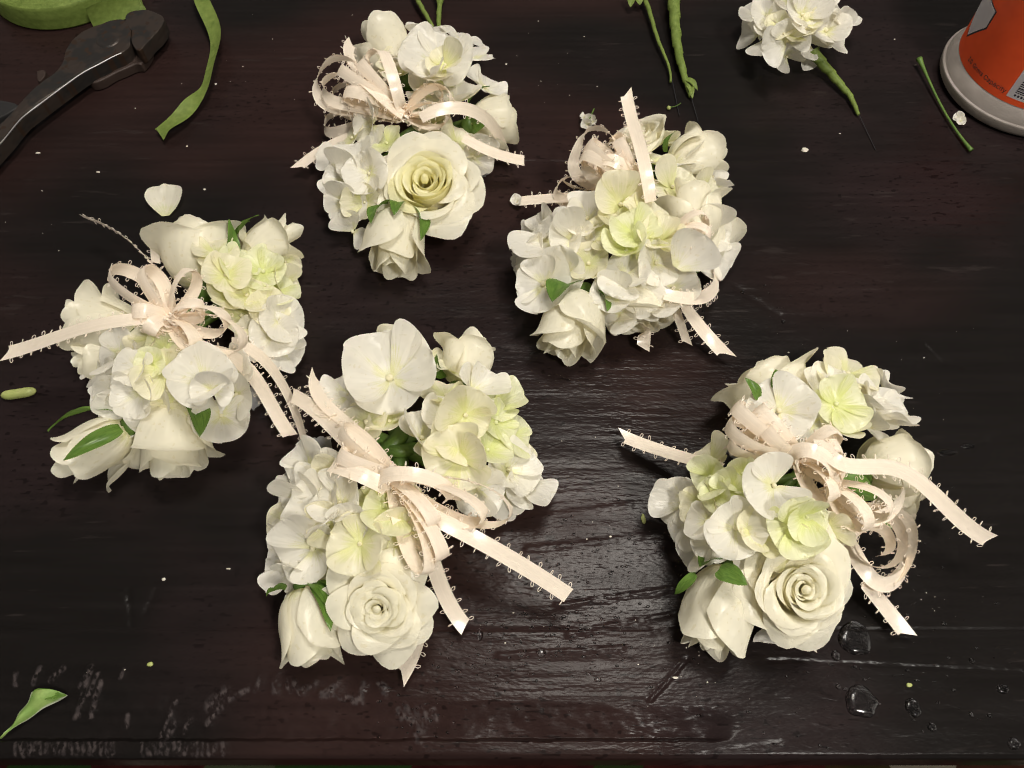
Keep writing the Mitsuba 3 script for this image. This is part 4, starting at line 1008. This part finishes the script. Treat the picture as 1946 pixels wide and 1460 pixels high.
def drop_mesh(cx, cy, rx, ry, h, seed, rings=14, n=40):
    """A water drop: a flat dome with an uneven outline."""
    c = P(cx, cy)
    a = np.arange(n) * 2 * np.pi / n
    rr = 1 + 0.13 * (meshkit.noise(np.stack([np.cos(a) * 1.6 + seed, np.sin(a) * 1.6, 0 * a], -1), 3) - 0.5) * 2
    z0 = float(table_height(np.array([[c[0]]]), np.array([[c[1]]]))[0, 0])
    rows = [np.stack([c[0] + rx * rr * np.cos(a) * 0.98, c[1] + ry * rr * np.sin(a) * 0.98, 0 * a + z0 - 0.0004], -1)]
    for t in np.linspace(0, 1, rings)[:-1] ** 1.3:
        s = math.cos(t * math.pi / 2)
        rows.append(np.stack([c[0] + rx * rr * np.cos(a) * s, c[1] + ry * rr * np.sin(a) * s, 0 * a + z0 + h * (1 - s ** 3.4) ** 0.5], -1))
    v = np.vstack([np.vstack(rows), [[c[0], c[1], z0 + h]], [[c[0], c[1], z0 - 0.0004]]])
    R_ = len(rows)
    f = grid_faces(R_, n, True)
    f = np.vstack([f[:, [0, 1, 2]], f[:, [0, 2, 3]]])
    i = np.arange(n)
    f = np.vstack([f, np.stack([(R_ - 1) * n + i, (R_ - 1) * n + (i + 1) % n, 0 * i + R_ * n], 1), np.stack([(i + 1) % n, i, 0 * i + R_ * n + 1], 1)])
    return outward(v, f)


DR = 'water drops on the table'  # each bead its own
for x, y, rx, ry, h, l in [(1636, 1334, 30, 29, 1.5, 'large water drop below the rightmost corsage, nearest the table edge'), (1624, 1214, 31, 32, 1.3, 'large water drop just below the right ribbon end of the rightmost corsage'), (1735, 1345, 15, 17, .9, 'middling water drop right of the largest one'), (1588, 1246, 9, 10, .9, None), (1926, 1414, 12, 11, 1.0, 'water drop in the lower right corner'),
                           (1770, 1382, 9, 8, .8, None), (1905, 1310, 12, 8, .7, None), (1846, 1256, 5, 5, .7, None), (1794, 1186, 5, 4, .6, None), (1028, 1241, 9, 8, .9, None), (912, 1208, 6, 9, .9, None), (756, 1256, 8, 10, .8, None), (1845, 1358, 5, 5, .6, None), (1593, 1305, 5, 5, .6, None), (1625, 1268, 4, 4, .5, None), (1880, 1360, 5, 4, .5, None), (1136, 1292, 7, 4, .6, None),
                           (1411, 555, 4, 4, .6, None), (1488, 612, 4, 4, .6, None), (1800, 860, 20, 8, .4, None), (1840, 848, 14, 6, .4, None)]:
    k = thing('water_drop', l or 'small clear water drop on the dark wood', 'water drop', None if l else DR)
    s = pxm(P(x, y))
    put(k, drop_mesh(x, y, rx * s, ry * s, h * 1e-3, x * .37), 'water', smooth=True)
bits = []
for cx, cy, sx, sy, n in [(1120, 1130, 120, 80, 420), (1180, 1000, 110, 60, 150), (1000, 1225, 90, 40, 160), (1600, 1290, 220, 70, 120), (790, 1365, 40, 30, 50), (1720, 1130, 90, 110, 50), (880, 1230, 60, 60, 40), (1450, 590, 70, 30, 30)]:
    for _ in range(n):
        x, y = gen_.normal(cx, sx), gen_.normal(cy, sy)
        if not (0 < x < 1940 and 60 < y < 1430):
            continue
        r = 0.00014 + 0.00040 * gen_.random() ** 3
        bits.append(drop_mesh(x, y, r * gen_.uniform(1, 2.2), r, r * 0.6, x, 3, 8))
put('water_droplets', merge(bits), 'water', smooth=True)
labels['water_droplets'] = {'label': 'fine spray of tiny water droplets on the wood round the lower corsages', 'category': 'water droplets', 'kind': 'stuff'}
